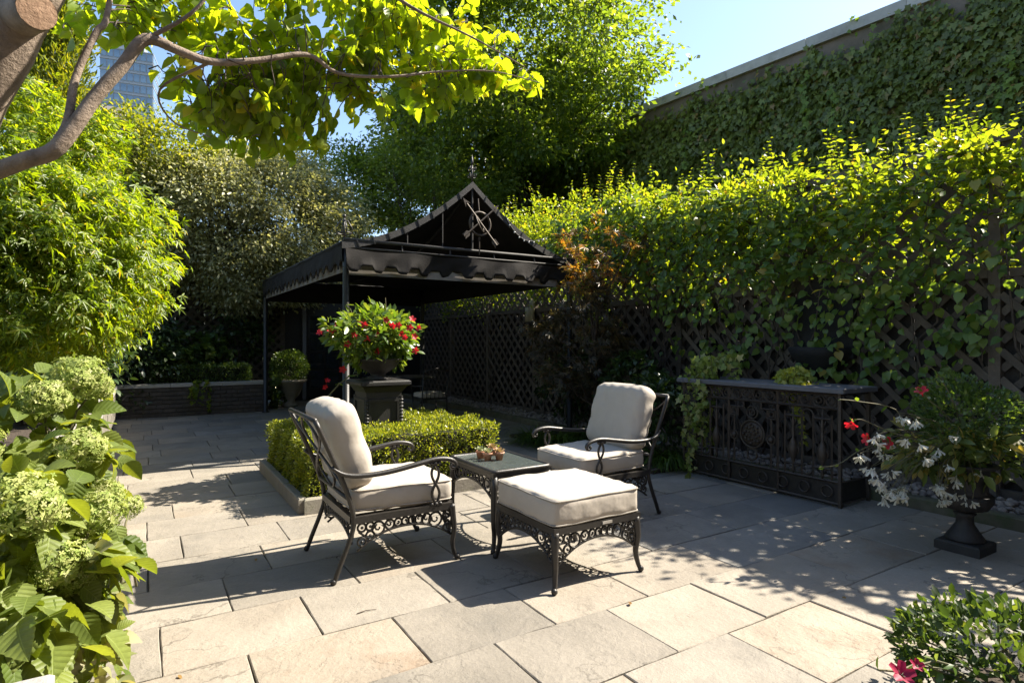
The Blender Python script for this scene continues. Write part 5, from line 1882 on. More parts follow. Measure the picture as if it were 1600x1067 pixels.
def strands(th, starts, g_, mat, size, T=T_IVY, step=0.035, wob=0.02, name='foliage', aim=(0, 0, -1), stemr=0.0025, perp=1.0):
    P, D, Nn = [], [], []
    m = MB()
    for (p0, L, drift) in starts:
        p = np.array(p0, float)
        v = np.array((*drift, 0.0)) * 0.6 + np.array((0, 0, 0.25))
        pts = [Vector(p)]
        for k in range(max(2, int(L / step))):
            v = 0.82 * v + 0.18 * (np.array(aim) + g_.normal(size=3) * 0.7)
            p = p + v / np.linalg.norm(v) * step
            pts.append(Vector(p))
            for w in range(1 + (g_.random() < 0.4)):
                P.append(p + g_.normal(size=3) * wob)
                D.append(g_.normal(size=3) * 0.7 + np.array((0, 0, -0.6)))
                Nn.append(g_.normal(size=3) * 0.5 + np.array((-0.6, -0.5, 0.5)) * perp)
        m.tube(pts, stemr, 4)
    tag(m.build('stem', M_twig, th), kind='stuff')
    P, D, Nn = map(np.array, (P, D, Nn))
    V, Tt = scatter(T, P, D, unit(Nn), size * g_.uniform(.55, 1.25, len(P)))
    tag(link(name, npmesh(name, V, Tt, mat), th), kind='stuff')
gs = np.random.default_rng(81)
strands(iv, [((gs.normal() * .05, gs.normal() * .05, 0.02), gs.uniform(.4, .75), (-0.3, -0.3)) for _ in range(12)], gs, M_boxd, 0.085)
iv = thing('trailing_ivy', 'sprig of ivy hanging over the brick planter wall', 'ivy', (*pixV(315, 592, 13.2).to_2d(), 0.66))
strands(iv, [((gs.normal() * .08, 0.02, 0.0), gs.uniform(.25, .65), (0, -0.5)) for _ in range(7)], gs, M_vine, 0.075)

# ------------------------------------------------------------------ climbers on the lattice fence
gv = np.random.default_rng(91)
def ztop(v):
    return np.interp(v, [-1.5, 0.8, 1.3, 2.0, 2.8, 3.7, 5.5, 7.5, 11, 15], [3.1, 3.1, 3.22, 3.12, 3.3, 3.3, 3.55, 3.9, 4.1, 4.2])
tv = thing('hedge_climber', 'sunlit yellow green climber mounded along the fence top', 'climber', (6.6, 0, 0))
ncl, per = 980, 58
vv = np.where(gv.random(ncl) < 0.1, gv.uniform(-1.4, 0.5, ncl), gv.uniform(1.33, 15, ncl))  # unseen near end of the climber is added to confine the sun spots
keep = gv.random(ncl) < np.clip(0.55 + 0.12 * np.abs(vv) + (vv < 0.6) * 0.4, 0, 1)
vv = vv[keep]
ncl = len(vv)
dz = gv.random(ncl) ** 1.3
lo = np.interp(vv, [0.6, 1, 3, 5, 8, 15], [1.0, 0.3, 0.5, 0.85, 1.45, 1.9])
cz = ztop(vv) - 0.12 - dz * lo + 0.14 * np.sin(vv * 3.1) + 0.1 * np.sin(vv * 7.7 + 1)
cu = gv.normal(size=ncl) * 0.24 - 0.02
bk = gv.random(ncl) < 0.3          # growth behind the lattice, lit from above
cu = np.where(bk, 0.2 + 0.3 * gv.random(ncl), cu)
cz = np.where(bk, 2.1 + gv.random(ncl) * (ztop(vv) - 2.2), cz)
cc = np.stack([cu, vv, cz], 1)
off = gv.normal(size=(ncl, per, 3)) * np.array((0.15, 0.17, 0.13)) * gv.uniform(0.45, 1.35, ncl)[:, None, None]
pos = (cc[:, None] + off).reshape(-1, 3)
outd = (off + np.array((0, 0, 0.12))).reshape(-1, 3)
tag(foliage('foliage', M_vine, T_OVAL, pos, outd, 0.068, gv, tv, droop=0.15, up=0.8, spread=0.6), kind='stuff')
# upright shoots
P, D, Nn, S = [], [], [], []
m = MB()
for k in range(95):
    v0 = gv.uniform(1.4, 13) if k > 30 else gv.uniform(1.6, 5)
    p = np.array((gv.normal() * .2, v0, ztop(v0) - 0.25))
    L = gv.uniform(0.35, 0.85)
    lean = np.array((gv.normal() * .18, gv.normal() * .22, 1.0))
    pts = [Vector(p)]
    nst = int(L / 0.05)
    for q in range(nst):
        p = p + lean / np.linalg.norm(lean) * 0.05
        lean = lean + gv.normal(size=3) * 0.04
        pts.append(Vector(p))
        for s in (-1, 1):
            a = gv.uniform(0, 6.28)
            P.append(p)
            D.append((math.cos(a), math.sin(a), 0.35))
            Nn.append((-0.3 * math.cos(a), -.3 * math.sin(a), 1))
            S.append((0.085 - 0.045 * q / nst) * gv.uniform(.8, 1.2))
    MB().tube(pts, 0.004, 4).build('shoot', M_twig, tv)
V, Tt = scatter(T_OVAL, np.array(P), np.array(D), unit(np.array(Nn) + gv.normal(size=(len(P), 3)) * .25), np.array(S))
tag(link('shoot_foliage', npmesh('shoot_foliage', V, Tt, M_vine), tv), kind='stuff')
m = MB()
for k in range(26):
    v0 = gv.uniform(0.5, 12)
    m.tube(curve_pts((-0.16, v0, 0.05), (-0.15 + gv.normal() * .05, v0 + gv.normal() * .5, ztop(v0) - .4), 0, 8, gv, 0.02), [0.016 - .0012 * i for i in range(9)], 5)
tag(m.build('stem', M_bark2, tv), kind='stuff')
# broad leaved climber hanging over the lattice
bl = thing('broadleaf_climber', 'broad heart leaved climber hanging down the shaded lattice', 'climber', (6.4, 0, 0))
P, D, Nn = [], [], []
def spray(c_, n_, r_):
    for q in range(n_):
        o = gv.normal(size=3) * np.array((0.07, r_, r_ * .8))
        p = np.array(c_) + o
        p[0] = min(p[0], 0.02) - 0.03
        P.append(p)
        D.append(gv.normal(size=3) * 0.45 + np.array((-0.35, 0, -0.9)))
        Nn.append(gv.normal(size=3) * 0.35 + np.array((-0.85, -0.2, 0.55)))
for k in range(170):
    v0 = gv.uniform(0.6, 8.5) if k < 90 else gv.uniform(3.0, 7.5)
    z0 = ztop(v0) - 0.35 - gv.random() ** 1.3 * (1.3 if k < 90 else 1.9)
    if v0 < 1.5 and z0 > 2.3:
        continue
    spray((-0.12 - 0.12 * gv.random(), v0, z0), int(gv.integers(8, 15)), 0.13)
for (px_, py_, n_) in ((1350, 470, 26), (1385, 455, 22), (1420, 440, 22), (1460, 430, 18), (1500, 420, 16), (1335, 500, 18), (1365, 545, 20), (1395, 560, 16), (1350, 580, 12), (1150, 500, 24), (1180, 520, 22), (1110, 540, 18), (1160, 560, 16),
                       (1215, 520, 14), (1480, 520, 16), (1510, 540, 16), (1460, 560, 14), (1530, 470, 12), (1560, 500, 12), (1420, 590, 14), (1050, 480, 18), (1060, 540, 16), (1020, 430, 18), (1230, 430, 16), (1270, 420, 16), (1310, 430, 16), (1580, 420, 14), (1545, 400, 16), (1440, 620, 8)):
    q = pixU(px_, py_, 6.3)
    spray((q.x - 6.4, q.y, q.z), n_, 0.12)
sprays = MB()
for k in range(95):
    v0 = gv.uniform(1.6, 8.5)
    p = np.array((-0.1, v0, ztop(v0) - 0.1 - 0.9 * gv.random()))
    L_ = gv.uniform(0.35, 1.0)
    vel = np.array((-1.0, gv.normal() * .8, 0.45))
    pts = [Vector(p)]
    for q in range(int(L_ / 0.055)):
        vel = 0.86 * vel + 0.14 * np.array((-0.25, gv.normal() * .3, -1.3))
        p = p + vel / np.linalg.norm(vel) * 0.055
        pts.append(Vector(p))
        for s in (-1, 1):
            P.append(p + gv.normal(size=3) * 0.012)
            D.append(np.array((-0.2, s * 0.9, -0.25)) + gv.normal(size=3) * 0.35)
            Nn.append(gv.normal(size=3) * 0.35 + np.array((-0.35, -0.1, 0.9)))
    sprays.tube(pts, 0.0035, 4)
tag(sprays.build('spray_stem', M_twig, bl), kind='stuff')
P, D, Nn = np.array(P), np.array(D), unit(np.array(Nn))
M_broad = leafmat('broad_leaf', [(0, (0.065, 0.124, 0.023)), (0.6, (0.111, 0.182, 0.034)), (0.95, (0.156, 0.227, 0.046)), (1, (0.338, 0.260, 0.052))], 0.42, (2.5, 2.2, 0.6), 0.38, 0.5)
leaves_at(bl, (6.4, 0, 0), T_HEART, M_broad, P, unit(D), Nn, gv.uniform(0.045, 0.115, len(P)), 298)
m = MB()
for k in range(22):
    v0 = gv.uniform(0.8, 8)
    m.tube(curve_pts((-0.06, v0, 0.05), (-0.08, v0 + gv.normal() * .7, ztop(v0) - .5), 0, 9, gv, 0.025), [0.012 - .0008 * i for i in range(10)], 5)
tag(m.build('stem', M_bark2, bl), kind='stuff')

# ------------------------------------------------------------------ hydrangeas
gh = np.random.default_rng(101)
M_hleaf = leafmat('hydrangea_leaf', [(0, (0.085, 0.15, 0.03)), (0.5, (0.13, 0.205, 0.04)), (1, (0.20, 0.27, 0.07))], 0.45, (2.6, 2.3, 0.5), 0.5, 0.35)
def head_mesh(seed, nf=330):
    gg = np.random.default_rng(seed)
    d = rsphere(gg, nf)
    d = d[d[:, 2] > -0.75]
    ax = rsphere(gg, 8)
    r_ = 0.9 + 0.10 * np.sin((d @ ax.T) * 6).sum(1) / 3 + gg.normal(size=len(d)) * 0.05
    p = d * r_[:, None] * np.array((1, 1, 0.82))
    V, T = [], []
    tv = [(0, 0, 0)]
    tt = []
    for k in range(4):
        a = k * math.pi / 2
        b = len(tv)
        tv += [(0.5 * math.cos(a - .5), .5 * math.sin(a - .5), .12), (0.9 * math.cos(a), 0.9 * math.sin(a), .05), (0.5 * math.cos(a + .5), .5 * math.sin(a + .5), .12)]
        tt += [(0, b, b + 1), (0, b + 1, b + 2)]
    tv, tt = np.array(tv), np.array(tt)
    tan = np.cross(d, gg.normal(size=d.shape))
    nn_ = d + gg.normal(size=d.shape) * 0.45
    V, T = scatter((tv, tt), p, tan, unit(nn_), 0.15 * gg.uniform(.7, 1.25, len(p)))
    d2 = rsphere(gg, 120) * 0.78 * np.array((1, 1, .82))
    V2, T2 = scatter((tv, tt), d2, rsphere(gg, 120), unit(d2), 0.26)
    return npmesh('flower_head', *join([(V, T), (V2, T2)]), M_hyd)
HEADS = [head_mesh(s) for s in (1, 2, 3)]
hleaf_me = npmesh('leaf', *T_HYD, veinleaf('hydrangea_leaf_veined', (0.075, 0.115, 0.02), (0.175, 0.215, 0.05)), True)
HPX = [(122, 592, 48, 2.75), (72, 622, 40, 2.6), (150, 605, 30, 2.85), (128, 702, 42, 2.5), (205, 792, 22, 2.75), (168, 770, 30, 2.7), (38, 792, 66, 1.85), (152, 803, 46, 2.15), (92, 882, 48, 1.95), (118, 905, 32, 2.0)]
def hides_head(w, reach=0.035):
    Y_ = w[0] * ST + w[1] * CT
    X_ = w[0] * CT - w[1] * ST
    px_, py_ = 800 + F * X_ / Y_, 533.5 + F * (HC - w[2]) / Y_
    for (hx_, hy_, hr_, hY) in HPX:
        if Y_ < hY + 0.05 and math.hypot(px_ - hx_, py_ - hy_) < hr_ * 1.0 + reach * F / Y_ * 0.55:
            return True
    return px_ > np.interp(py_, [560, 700, 760, 850, 950, 1067], [150, 160, 178, 185, 150, 150]) + 22 * math.sin(w[2] * 31 + w[0] * 17) + 10 * math.sin(w[1] * 57)
def hydrangea(label, base, heads, nleaf, lc, lr, seed):
    gg = np.random.default_rng(seed)
    th = thing('hydrangea', label, 'hydrangea', base)
    b = np.array(base)
    for (px_, py_, rp, Y_) in heads:
        p = np.array(pix(px_, py_, Y_)) - b
        r_ = 0.9 * rp * Y_ / F
        m = MB().tube(curve_pts((gg.normal() * .1, gg.normal() * .1, 0), p, 0.05, 5, gg, 0.02), [0.008, 0.007, 0.006, 0.005, 0.005, 0.004], 5)
        tag(m.build('stem', M_twig, th), kind='stuff')
        o = link('flower_head', HEADS[int(gg.integers(3))], th, tuple(p), (gg.normal() * .3, gg.normal() * .3, gg.uniform(0, 6)))
        o.scale = (r_, r_, r_)
        for q in range(4):
            a = gg.uniform(0, 6.28)
            d = np.array((math.cos(a), math.sin(a), -0.25))
            if not hides_head(p + b + d * .1 + np.array((0, 0, -r_ * .85))):
                leaf(th, p + np.array((0, 0, -r_ * .85)) + d * .02, d, gg)
    made = 0
    for k in range(nleaf):
        if made >= 270:
            break
        d0 = rsphere(gg, 1)[0]
        p = np.array(lc) - b + d0 * np.array(lr) * (0.55 + .5 * gg.random())
        if p[2] < 0.02:
            p[2] = 0.02 + gg.random() * .1
        w_ = p + b
        if hides_head(w_):
            continue
        if w_[1] < 1.98 or (w_[0] * CT - w_[1] * ST) / (w_[0] * ST + w_[1] * CT) < -0.98:
            continue
        d = d0 * np.array((1, 1, .3)) + gg.normal(size=3) * 0.5
        d[2] -= 0.55
        made += 1
        leaf(th, p, d, gg)
    return th
def leaf(th, p, d, gg, me=None, s0=0.075, s1=0.14):
    d = np.array(d) / np.linalg.norm(d)
    nn_ = gg.normal(size=3) * 0.5 + np.array((0, 0, 0.9)) + SUNV * 0.4 + 0.25 * d
    o = link('leaf', me or hleaf_me, th, tuple(p))
    o.rotation_euler = Matrix(frames(d[None], nn_[None] / np.linalg.norm(nn_))[0].tolist()).to_euler()
    s_ = gg.uniform(s0, s1)
    o.scale = (s_, s_, s_)
hydrangea('hydrangea with the uppermost pale green flower heads, under the maple', (*pix(60, 700, 2.75).to_2d(), 0.48), [(122, 592, 48, 2.75), (72, 622, 40, 2.6), (150, 605, 30, 2.85)], 560, pix(50, 670, 2.75), (0.42, 0.36, 0.30), 111)
hydrangea('hydrangea whose shaded head leans over the wall cap', (*pix(110, 800, 2.5).to_2d(), 0.48), [(128, 702, 42, 2.5), (205, 792, 22, 2.75), (168, 770, 30, 2.7)], 560, pix(120, 760, 2.55), (0.30, 0.34, 0.26), 112)
hydrangea('hydrangea carrying the largest lime white flower head', (*pix(0, 850, 1.95).to_2d(), 0.48), [(38, 792, 66, 1.85), (152, 803, 46, 2.15), (-60, 700, 60, 2.0)], 560, pix(40, 850, 2.0), (0.32, 0.30, 0.26), 113)
hydrangea('hydrangea nearest the pier, flower heads among big pale leaves', (*pix(60, 960, 2.0).to_2d(), 0.48), [(92, 882, 48, 1.95), (118, 905, 32, 2.0)], 560, pix(70, 930, 1.95), (0.30, 0.34, 0.24), 114)
# low foliage spilling over the wall
lowp = thing('bedding_plant', 'pale wilting bedding foliage spilling over the wall onto paving', 'plant', (*pix(130, 960, 2.2).to_2d(), 0.42))
gl = np.random.default_rng(115)
pl_me = npmesh('leaf', *T_HYD, leafmat('pale_leaf', [(0, (0.140, 0.168, 0.056)), (0.6, (0.252, 0.259, 0.133)), (1, (0.350, 0.329, 0.210))], 0.4, (1.5, 1.4, 0.6), 0.6, 0.3), True)
b = np.array(lowp.location)
for k in range(210):
    px_ = gl.uniform(60, 190)
    py_ = gl.uniform(850, 1080)
    px_ = min(px_, 140 + 60 * (py_ - 800) / 280 + gl.normal() * 10)
    p = np.array(pix(px_, py_, gl.uniform(1.95, 2.35))) - b
    p[2] = max(p[2], -0.38)
    d = gl.normal(size=3) + np.array((0.7, 0, -0.5))
    leaf(lowp, p, d, gl, pl_me if gl.random() < .6 else hleaf_me, 0.05, 0.10)
m = MB()
for k in range(9):
    e = np.array(pix(gl.uniform(90, 180), gl.uniform(880, 1050), 2.15)) - b
    e[2] = max(e[2], -.36)
    m.tube(curve_pts((gl.normal() * .08, gl.normal() * .08, 0.05), e, 0.08, 5, gl, .03), 0.005, 5)
tag(m.build('stem', M_twig, lowp), kind='stuff')

# ------------------------------------------------------------------ mandevilla on the pedestal
gm_ = np.random.default_rng(121)
mv = thing('mandevilla', 'bushy red flowering mandevilla in the bowl on the pedestal', 'plant', (2.13, 6.15, 1.24))
pos, out, cc = clumps(gm_, (0, 0, 0.27), (0.46, 0.46, 0.29), 120, 17, 0.085, 0.45, -0.08, 0.2)
tag(foliage('foliage', leafmat('mandevilla_leaf', [(0, (0.051, 0.102, 0.017)), (0.5, (0.085, 0.145, 0.025)), (1, (0.153, 0.204, 0.043))], 0.42, (2.4, 2.1, 0.6), 0.3, 0.6), T_OVAL, pos, out, 0.085, gm_, mv, droop=0.1, up=0.9, spread=0.5), kind='stuff')
m = MB()
for k in range(26):
    e = cc[gm_.integers(len(cc))]
    m.tube(curve_pts((gm_.normal() * .06, gm_.normal() * .06, -0.05), e, 0.04, 4, gm_, .04), 0.004, 4)
for (a_, b_, L) in (((-.18, 0, .3), (-.3, .1, .62), 0), ((.12, .05, .35), (.08, .0, .68), 0), ((-.28, -.1, 0), (-.35, -.15, -.02), 0)):
    m.tube(curve_pts(a_, b_, 0.03, 5, gm_, .03), 0.004, 4)
trail = [(*(pix(a, b, c_) - Vector((2.13, 6.15, 1.24))),) for a, b, c_ in ((560, 585, 6.1), (545, 588, 5.95), (530, 600, 5.9), (510, 622, 5.85), (498, 634, 5.8))]
m.tube(trail, 0.007, 5)
tag(m.build('stem', M_twig, mv), kind='stuff')
P = []
for (px_, py_) in ((501, 520), (513, 515), (528, 508), (520, 517), (570, 508), (587, 520), (574, 530), (543, 538), (592, 548), (614, 508), (622, 508), (640, 512), (626, 520), (633, 527), (647, 526), (648, 547), (644, 499), (655, 513), (562, 503), (603, 500), (536, 577), (511, 595), (507, 604), (553, 525), (610, 538)):
    front = pix(px_, py_, 6.35 - 0.42 + gm_.uniform(0, .18)) - Vector((2.13, 6.15, 1.24))
    aim = Vector((-0.3, -0.7, 0.25)) + Vector(gm_.normal(size=3) * 0.5)
    put_flower(FL_RED, mv, front, gm_.uniform(0.030, 0.042), aim, gm_)
    P.append(front)
TRAIL_ME = npmesh('leaf', *T_OVAL, MATS['mandevilla_leaf'])
for q in trail:
    for k in range(3):
        leaf(mv, np.array(q), gm_.normal(size=3), gm_, TRAIL_ME, 0.04, 0.07)

# ------------------------------------------------------------------ urn planting
gu = np.random.default_rng(131)
UX, UY, UZ = 4.87, 1.86, 0.58
ball_plant('box_ball', 'dark green rounded box bush filling the black urn', (UX, UY, UZ), (0.30, 0.30, 0.30), 5200, 0.034, T_SMALL, M_boxd, 132, stem=0.33, lump=0.2)
bg_ = thing('begonia', 'white flowered trailing begonia spilling over the black urn', 'plant', (UX, UY, UZ))
pos, out, cc = clumps(gu, (-0.02, 0, 0.12), (0.42, 0.42, 0.20), 60, 12, 0.08, 0.5, None, 0.2)
M_beg = leafmat('begonia_leaf', [(0, (0.075, 0.112, 0.030)), (0.6, (0.135, 0.180, 0.045)), (1, (0.330, 0.255, 0.075))], 0.4, (2.2, 2.0, 0.6), 0.4, 0.4)
keep = pos[:, 2] < 0.27
tag(foliage('foliage', M_beg, T_OVAL, pos[keep], out[keep], 0.085, gu, bg_, droop=0.4, up=0.8), kind='stuff')
M_urnstem = MB()
for (px_, py_, n_) in ((1348, 712, 3), (1360, 728, 3), (1365, 742, 2), (1378, 715, 2), (1376, 757, 4), (1390, 766, 4), (1404, 762, 4), (1410, 780, 2), (1392, 737, 2), (1420, 690, 2), (1436, 697, 2), (1452, 718, 2), (1465, 708, 2), (1480, 730, 2), (1462, 757, 4), (1470, 762, 3), (1472, 785, 3), (1497, 777, 2), (1515, 782, 3), (1532, 742, 3), (1490, 680, 2), (1537, 678, 2), (1585, 697, 2), (1372, 685, 3), (1382, 690, 2), (1420, 660, 3), (1405, 652, 2), (1490, 747, 2), (1445, 720, 2), (1380, 775, 2)):
    for k in range(n_):
        p = pix(px_ + gu.normal() * 6, py_ + gu.normal() * 5, 4.19 - gu.uniform(0.1, 0.42)) - Vector((UX, UY, UZ))
        put_flower(FL_WHITE, bg_, p, gu.uniform(0.026, 0.038), Vector((gu.normal() * .5 - .2, gu.normal() * .5 - .3, -0.8)), gu)
        M_urnstem.tube(curve_pts((p.x * .35, p.y * .35, max(0.05, p.z * .3) + .08), (p.x, p.y, p.z + .02), 0.06, 5, gu, 0.02), 0.0018, 4)
tag(M_urnstem.build('stem', M_twig, bg_), kind='stuff')
md = thing('mandevilla', 'red trumpet flowers on long stems reaching out of the black urn', 'plant', (UX, UY, UZ))
m = MB()
for path, fl in ((((1470, 640), (1455, 628), (1440, 612)), 1), (((1440, 690), (1385, 672), (1345, 655), (1330, 662)), 1), (((1440, 700), (1400, 690), (1356, 686)), 1), (((1440, 700), (1410, 695), (1388, 692)), 1),
                 (((1420, 680), (1400, 640), (1340, 627), (1312, 624)), 0), (((1400, 690), (1350, 700), (1310, 725), (1280, 730)), 0), (((1490, 630), (1475, 600), (1460, 578), (1445, 570)), 0), (((1560, 660), (1580, 640), (1598, 640)), 1)):
    q = [tuple(pix(a, b, 4.19 - 0.25 * (1 if a < 1500 else .3)) - Vector((UX, UY, UZ))) for a, b in path]
    q = [(0.05 * 0 + q[0][0] * .3, q[0][1] * .3, max(0.05, q[0][2] * .6))] + q
    sp = spline(q, 4)
    m.tube(sp, 0.0035, 4)
    if fl:
        v_ = Vector(sp[-1]) - Vector(sp[-3])
        put_flower(FL_RED, md, sp[-1], 0.042, v_ + Vector((0, -.02, 0)), gu)
    for k in range(3, len(sp), 3):
        leaf(md, np.array(sp[k]), gu.normal(size=3), gu, TRAIL_ME, 0.035, 0.06)
tag(m.build('stem', M_twig, md), kind='stuff')

# ------------------------------------------------------------------ console plants
gk = np.random.default_rng(141)
M_goldl = leafmat('golden_leaf', [(0, (0.180, 0.225, 0.023)), (0.6, (0.293, 0.326, 0.045)), (1, (0.405, 0.405, 0.101))], 0.4, (1.8, 1.6, 0.5), 0.45, 0.4)
M_varieg = leafmat('ivy_pale', [(0, (0.130, 0.195, 0.039)), (0.6, (0.221, 0.286, 0.065)), (1, (0.416, 0.403, 0.182))], 0.4, (1.8, 1.6, 0.6), 0.45, 0.4)
TZ = 1.044
def small_pot(label, loc, r_, h, mat):
    th = thing('plant_pot', label, 'pot', loc)
    MB().lathe([(r_ * .7, 0), (r_ * .95, h * .85), (r_ * 1.08, h * .86), (r_ * 1.08, h), (r_ * .9, h), (r_ * .88, h * .9)], 16).build('pot', mat, th, True)
    MB().lathe([(r_ * .88, h * .88), (0.005, h * .92)], 10).build('soil', M_soil, th)
    return th
pI = (5.35, 4.42, TZ)
small_pot('dark square set pot behind the ivy on the console', pI, 0.11, 0.20, M_ped)
iv = thing('trailing_ivy', 'pale variegated ivy trailing down the end of the console', 'ivy', (pI[0], pI[1], TZ + .2))
st = [((gk.normal() * .05, gk.normal() * .05, 0), gk.uniform(.9, 1.5), (-1.4, gk.normal() * .5)) for _ in range(8)] + [((gk.normal() * .05, gk.normal() * .05, 0), gk.uniform(.2, .5), (gk.normal(), gk.normal())) for _ in range(16)]
strands(iv, st, gk, M_varieg, 0.07, step=0.035)
pG = (5.33, 3.42, TZ)
small_pot('small pot under the golden plant on the console', pG, 0.06, 0.10, M_urn)
gp = thing('golden_creeper', 'mound of golden creeping leaves on the console top', 'plant', (pG[0], pG[1], TZ + .09))
st = [((gk.normal() * .03, gk.normal() * .03, 0.03), gk.uniform(.12, .28), (gk.normal(), gk.normal())) for _ in range(64)] + [((0, 0, 0.03), gk.uniform(.6, .8), (-0.9, -.1)), ((0, 0.02, 0.03), gk.uniform(.4, .6), (-0.9, .1))]
strands(gp, st, gk, M_goldl, 0.055, step=0.022, wob=0.014)

# succulents on the side table
M_succ = leafmat('succulent_leaf', [(0, (0.16, 0.22, 0.13)), (1, (0.34, 0.34, 0.20))], 0.2, (1.2, 1.2, .7), 0.5, 0.4)
M_succ2 = leafmat('succulent_red', [(0, (0.28, 0.20, 0.10)), (1, (0.40, 0.30, 0.16))], 0.2, (1.2, 1.1, .7), 0.5, 0.4)
gq = np.random.default_rng(151)
T_PAD = fan_template([(0.3, 0.20), (0.7, 0.27)], 0.25, -0.25)
for lab, px_, py_, mt in (('terracotta pot with pale rosette succulent, at the hedge side of the table', 751, 716, M_succ), ('terracotta pot with tall branching succulent, behind the other pots', 769, 711, M_succ2),
                          ('terracotta pot with small green succulent, in front of the other pots', 762, 719, M_succ), ('terracotta pot with reddish succulent, nearest the table centre', 780, 718, M_succ2)):
    p = pixZ(px_, py_, 0.561)
    th = thing('potted_succulent', lab, 'potted plant', (p.x, p.y, 0.560))
    MB().lathe([(0.024, 0), (0.034, 0.046), (0.039, 0.047), (0.040, 0.060), (0.034, 0.060), (0.033, 0.052)], 16).build('pot', M_terra, th, True)
    MB().lathe([(0.033, 0.053), (0.002, 0.055)], 10).build('soil', M_soil, th)
    lm = npmesh('leaf', *T_PAD, mt, True)
    for k in range(16):
        a = k * 2.4
        el = 0.25 + 1.1 * (k / 16)
        d = np.array((math.cos(a) * math.cos(el), math.sin(a) * math.cos(el), math.sin(el)))
        o = link('leaf', lm, th, (d[0] * .008, d[1] * .008, 0.054 + .008 * k / 16))
        up_ = np.array((-d[0] * d[2], -d[1] * d[2], 1 - d[2] ** 2)) + 1e-4
        o.rotation_euler = Matrix(frames(d[None], up_[None])[0].tolist()).to_euler()
        s_ = 0.048 * (1.05 - 0.4 * k / 16)
        o.scale = (s_, s_, s_)

# ------------------------------------------------------------------ red maple, grasses, fern bed
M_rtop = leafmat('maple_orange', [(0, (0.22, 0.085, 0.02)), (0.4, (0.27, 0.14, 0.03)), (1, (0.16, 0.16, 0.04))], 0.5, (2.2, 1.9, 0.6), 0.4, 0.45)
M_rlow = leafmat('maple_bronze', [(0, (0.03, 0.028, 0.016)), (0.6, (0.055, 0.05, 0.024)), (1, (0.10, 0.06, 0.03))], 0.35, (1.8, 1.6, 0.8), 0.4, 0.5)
rm_ = thing('red_maple', 'small cut leaf maple with orange tips before the lattice', 'tree', (5.4, 6.5, 0.03))
gr = np.random.default_rng(161)
m = MB()
m.tube(curve_pts((0, 0, 0), (0.05, 0, 1.5), 0, 6, gr, .02), [0.03, .028, .026, .024, .02, .018, .014], 8)
posU, outU, ccU = clumps(gr, (0.0, 0, 2.55), (0.72, 0.72, 0.62), 46, 9, 0.12, 0.3, None, 0.3)
posL, outL, ccL = clumps(gr, (-0.05, -.05, 1.35), (0.72, 0.72, 0.85), 85, 14, 0.16, 0.4, 0.35, 0.3)
for k in range(30):
    src_ = ccU if k % 2 else ccL
    e = src_[gr.integers(len(src_))]
    m.tube(curve_pts((0.03, 0, min(1.5, e[2] * .55)), e, 0.05, 5, gr, .04), [.012, .010, .008, .006, .004, .003], 5)
m.build('trunk', M_bark2, rm_, True)
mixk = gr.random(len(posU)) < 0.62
tag(foliage('bronze_crown', M_rlow, T_PALM, posU[~mixk], outU[~mixk], 0.09, gr, rm_, droop=0.4, up=0.8), kind='stuff')  # bronze leaves mixed at random through the upper crown
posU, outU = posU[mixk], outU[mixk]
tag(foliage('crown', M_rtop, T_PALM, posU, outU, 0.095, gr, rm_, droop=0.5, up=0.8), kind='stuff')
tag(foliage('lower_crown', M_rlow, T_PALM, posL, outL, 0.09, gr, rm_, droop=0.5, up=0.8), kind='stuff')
bedf = MB().box((5.2, 6.2, 0.02), (0.95, 3.0, 0.05)).build('fern_bed', M_soil)
tag(bedf, kind='structure')
def grass(label, loc, n_, L, seed, mat, w=0.010):
    gg = np.random.default_rng(seed)
    th = thing('grass_clump', label, 'grass', loc)
    V, T = [], []
    for k in range(n_):
        a = gg.uniform(0, 6.28)
        ln = L * gg.uniform(.6, 1.15)
        up_ = gg.uniform(0.5, 1.1)
        c_, s_ = math.cos(a), math.sin(a)
        b0 = gg.normal(size=2) * 0.06
        b = len(V)
        for i in range(6):
            t = i / 5
            r_ = ln * t * 0.8
            z_ = ln * (up_ * t - 0.95 * t * t * gg.uniform(.9, 1.1))
            ww = w * (1 - t) ** .7 + .0008
            x_, y_ = b0[0] + c_ * r_, b0[1] + s_ * r_
            V += [(x_ - s_ * ww, y_ + c_ * ww, max(z_, 0.01)), (x_ + s_ * ww, y_ - c_ * ww, max(z_, 0.01))]
        for i in range(5):
            q = b + 2 * i
            T += [(q, q + 1, q + 3), (q, q + 3, q + 2)]
    tag(link('blade', npmesh('blade', np.array(V), np.array(T), mat), th), kind='stuff')
M_grass = leafmat('grass_blade', [(0, (0.045, 0.085, 0.014)), (1, (0.09, 0.14, 0.025))], 0.4, (2.2, 2.0, .5), 0.4, 0.4)
for lab, px_, py_, s_ in (('arching green grass clump between the hedge and the maple', 835, 690, 1), ('arching green grass clump behind the armchair arm', 875, 697, 2), ('low grass clump at the foot of the orange maple', 905, 685, 3), ('grass clump beside the back leg of the far armchair', 1040, 725, 4)):
    p = pixZ(px_, py_, 0.03)
    grass(lab, (p.x, p.y, 0.03), 240, 0.62, 170 + s_, M_grass)
for lab, u_, v_, rz_, s_ in (('dark glossy shrub between the armchair and the ivy console', 5.25, 5.15, 0.42, 1), ('dark leafy shrub at the foot of the orange maple', 5.5, 5.85, 0.55, 2), ('dark shrub in front of the lattice beyond the maple', 6.0, 7.8, 0.6, 3)):
    crown_tree('shade_shrub', lab, (u_, v_, 0.03), (u_, v_, 0.25 + rz_), (0.42, 0.42, rz_), 48, 26, 0.13, T_OVAL, 0.085, M_dark, 0.015, 180 + s_, cat='shrub', nl=6, partname='foliage', stems=2)

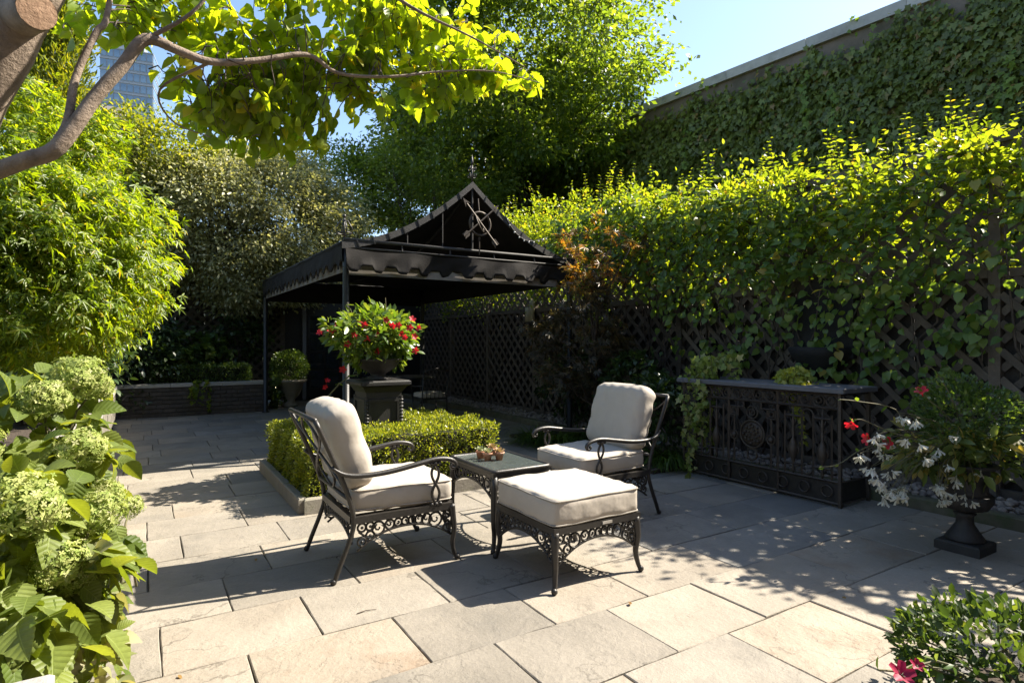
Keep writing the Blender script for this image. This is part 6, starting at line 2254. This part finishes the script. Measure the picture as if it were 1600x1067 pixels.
# ------------------------------------------------------------------ box bush in a pot by the near corner
p = pixZ(1575, 1130, 0.2)
pp = (2.74, 0.86, 0)
pt = thing('low_pot', 'low dark pot holding the near box bush', 'pot', pp)
MB().lathe([(0.22, 0), (0.27, 0.16), (0.29, 0.165), (0.29, 0.19), (0.25, 0.19), (0.24, 0.17)], 24).build('pot', M_urn, pt, True)
MB().lathe([(0.245, 0.165), (0.01, 0.18)], 14).build('soil', M_soil, pt)
ball_plant('box_bush', 'glossy green box bush with upright shoots in the low pot', (pp[0], pp[1], 0.17), (0.42, 0.42, 0.20), 3600, 0.042, T_OVAL, leafmat('near_box_leaf', [(0, (0.022, 0.045, 0.014)), (0.6, (0.045, 0.08, 0.02)), (0.9, (0.08, 0.12, 0.03)), (1, (0.14, 0.18, 0.04))], 0.38, (2.2, 2.0, 0.6), 0.5, 0.3), 191, stem=0.07, lump=0.25)
gx = np.random.default_rng(192)
mr = thing('mandevilla', 'pink red flower and sprig rising from the near pot', 'plant', (pp[0], pp[1], 0.18))
m = MB()
for (px_, py_, Yq, fl) in ((1408, 1054, 1.95, 0.04), (1432, 1040, 1.98, 0.022), (1372, 1046, 1.95, 0)):
    q = pix(px_, py_, Yq) - Vector((pp[0], pp[1], 0.18))
    cp = curve_pts((q.x * .25, q.y * .25, 0.0), q, 0.06, 5, gx, .02)
    m.tube(cp, 0.004, 5)
    if fl:
        put_flower(FL_PINK, mr, q, fl, Vector((-0.3, -0.4, 0.7)), gx)
    for k in (2, 3, 4, 5):
        leaf(mr, np.array(cp[k]), gx.normal(size=3), gx, TRAIL_ME, 0.03, 0.05)
tag(m.build('stem', M_twig, mr), kind='stuff')

# ------------------------------------------------------------------ litter on the paving
gz = np.random.default_rng(201)
M_dry = leafmat('dry_leaf', [(0, (0.16, 0.09, 0.03)), (1, (0.28, 0.18, 0.06))], 0.3, (1.4, 1.2, .7), 0.7, 0.2)
dry = npmesh('fallen_leaf', *T_OVAL, M_dry)
for k in range(16):
    u_, v_ = gz.uniform(0.0, 4.2), gz.uniform(1.6, 6.5)
    if 0.8 < u_ < 3.8 and 2.6 < v_:
        continue
    o = link('fallen_leaf', dry, None, (u_, v_, 0.008), (gz.normal() * .2, gz.normal() * .2, gz.uniform(0, 6)))
    s_ = gz.uniform(0.025, 0.05)
    o.scale = (s_, s_, s_)
    tag(o, 'small dry brown leaf lying on the paving', 'leaf', 'fallen leaves on the paving')
p = pixZ(572, 955, 0.006)
tw_ = MB().tube([(-0.05, 0.0, 0), (0.0, 0.006, 0.003), (0.055, -0.006, 0.001)], [0.003, 0.0025, 0.0015], 5).build('fallen_twig', M_bark2, None, False, (p.x, p.y, 0.007))
tag(tw_, 'short dark twig lying on the tan slab before the armchair', 'twig')
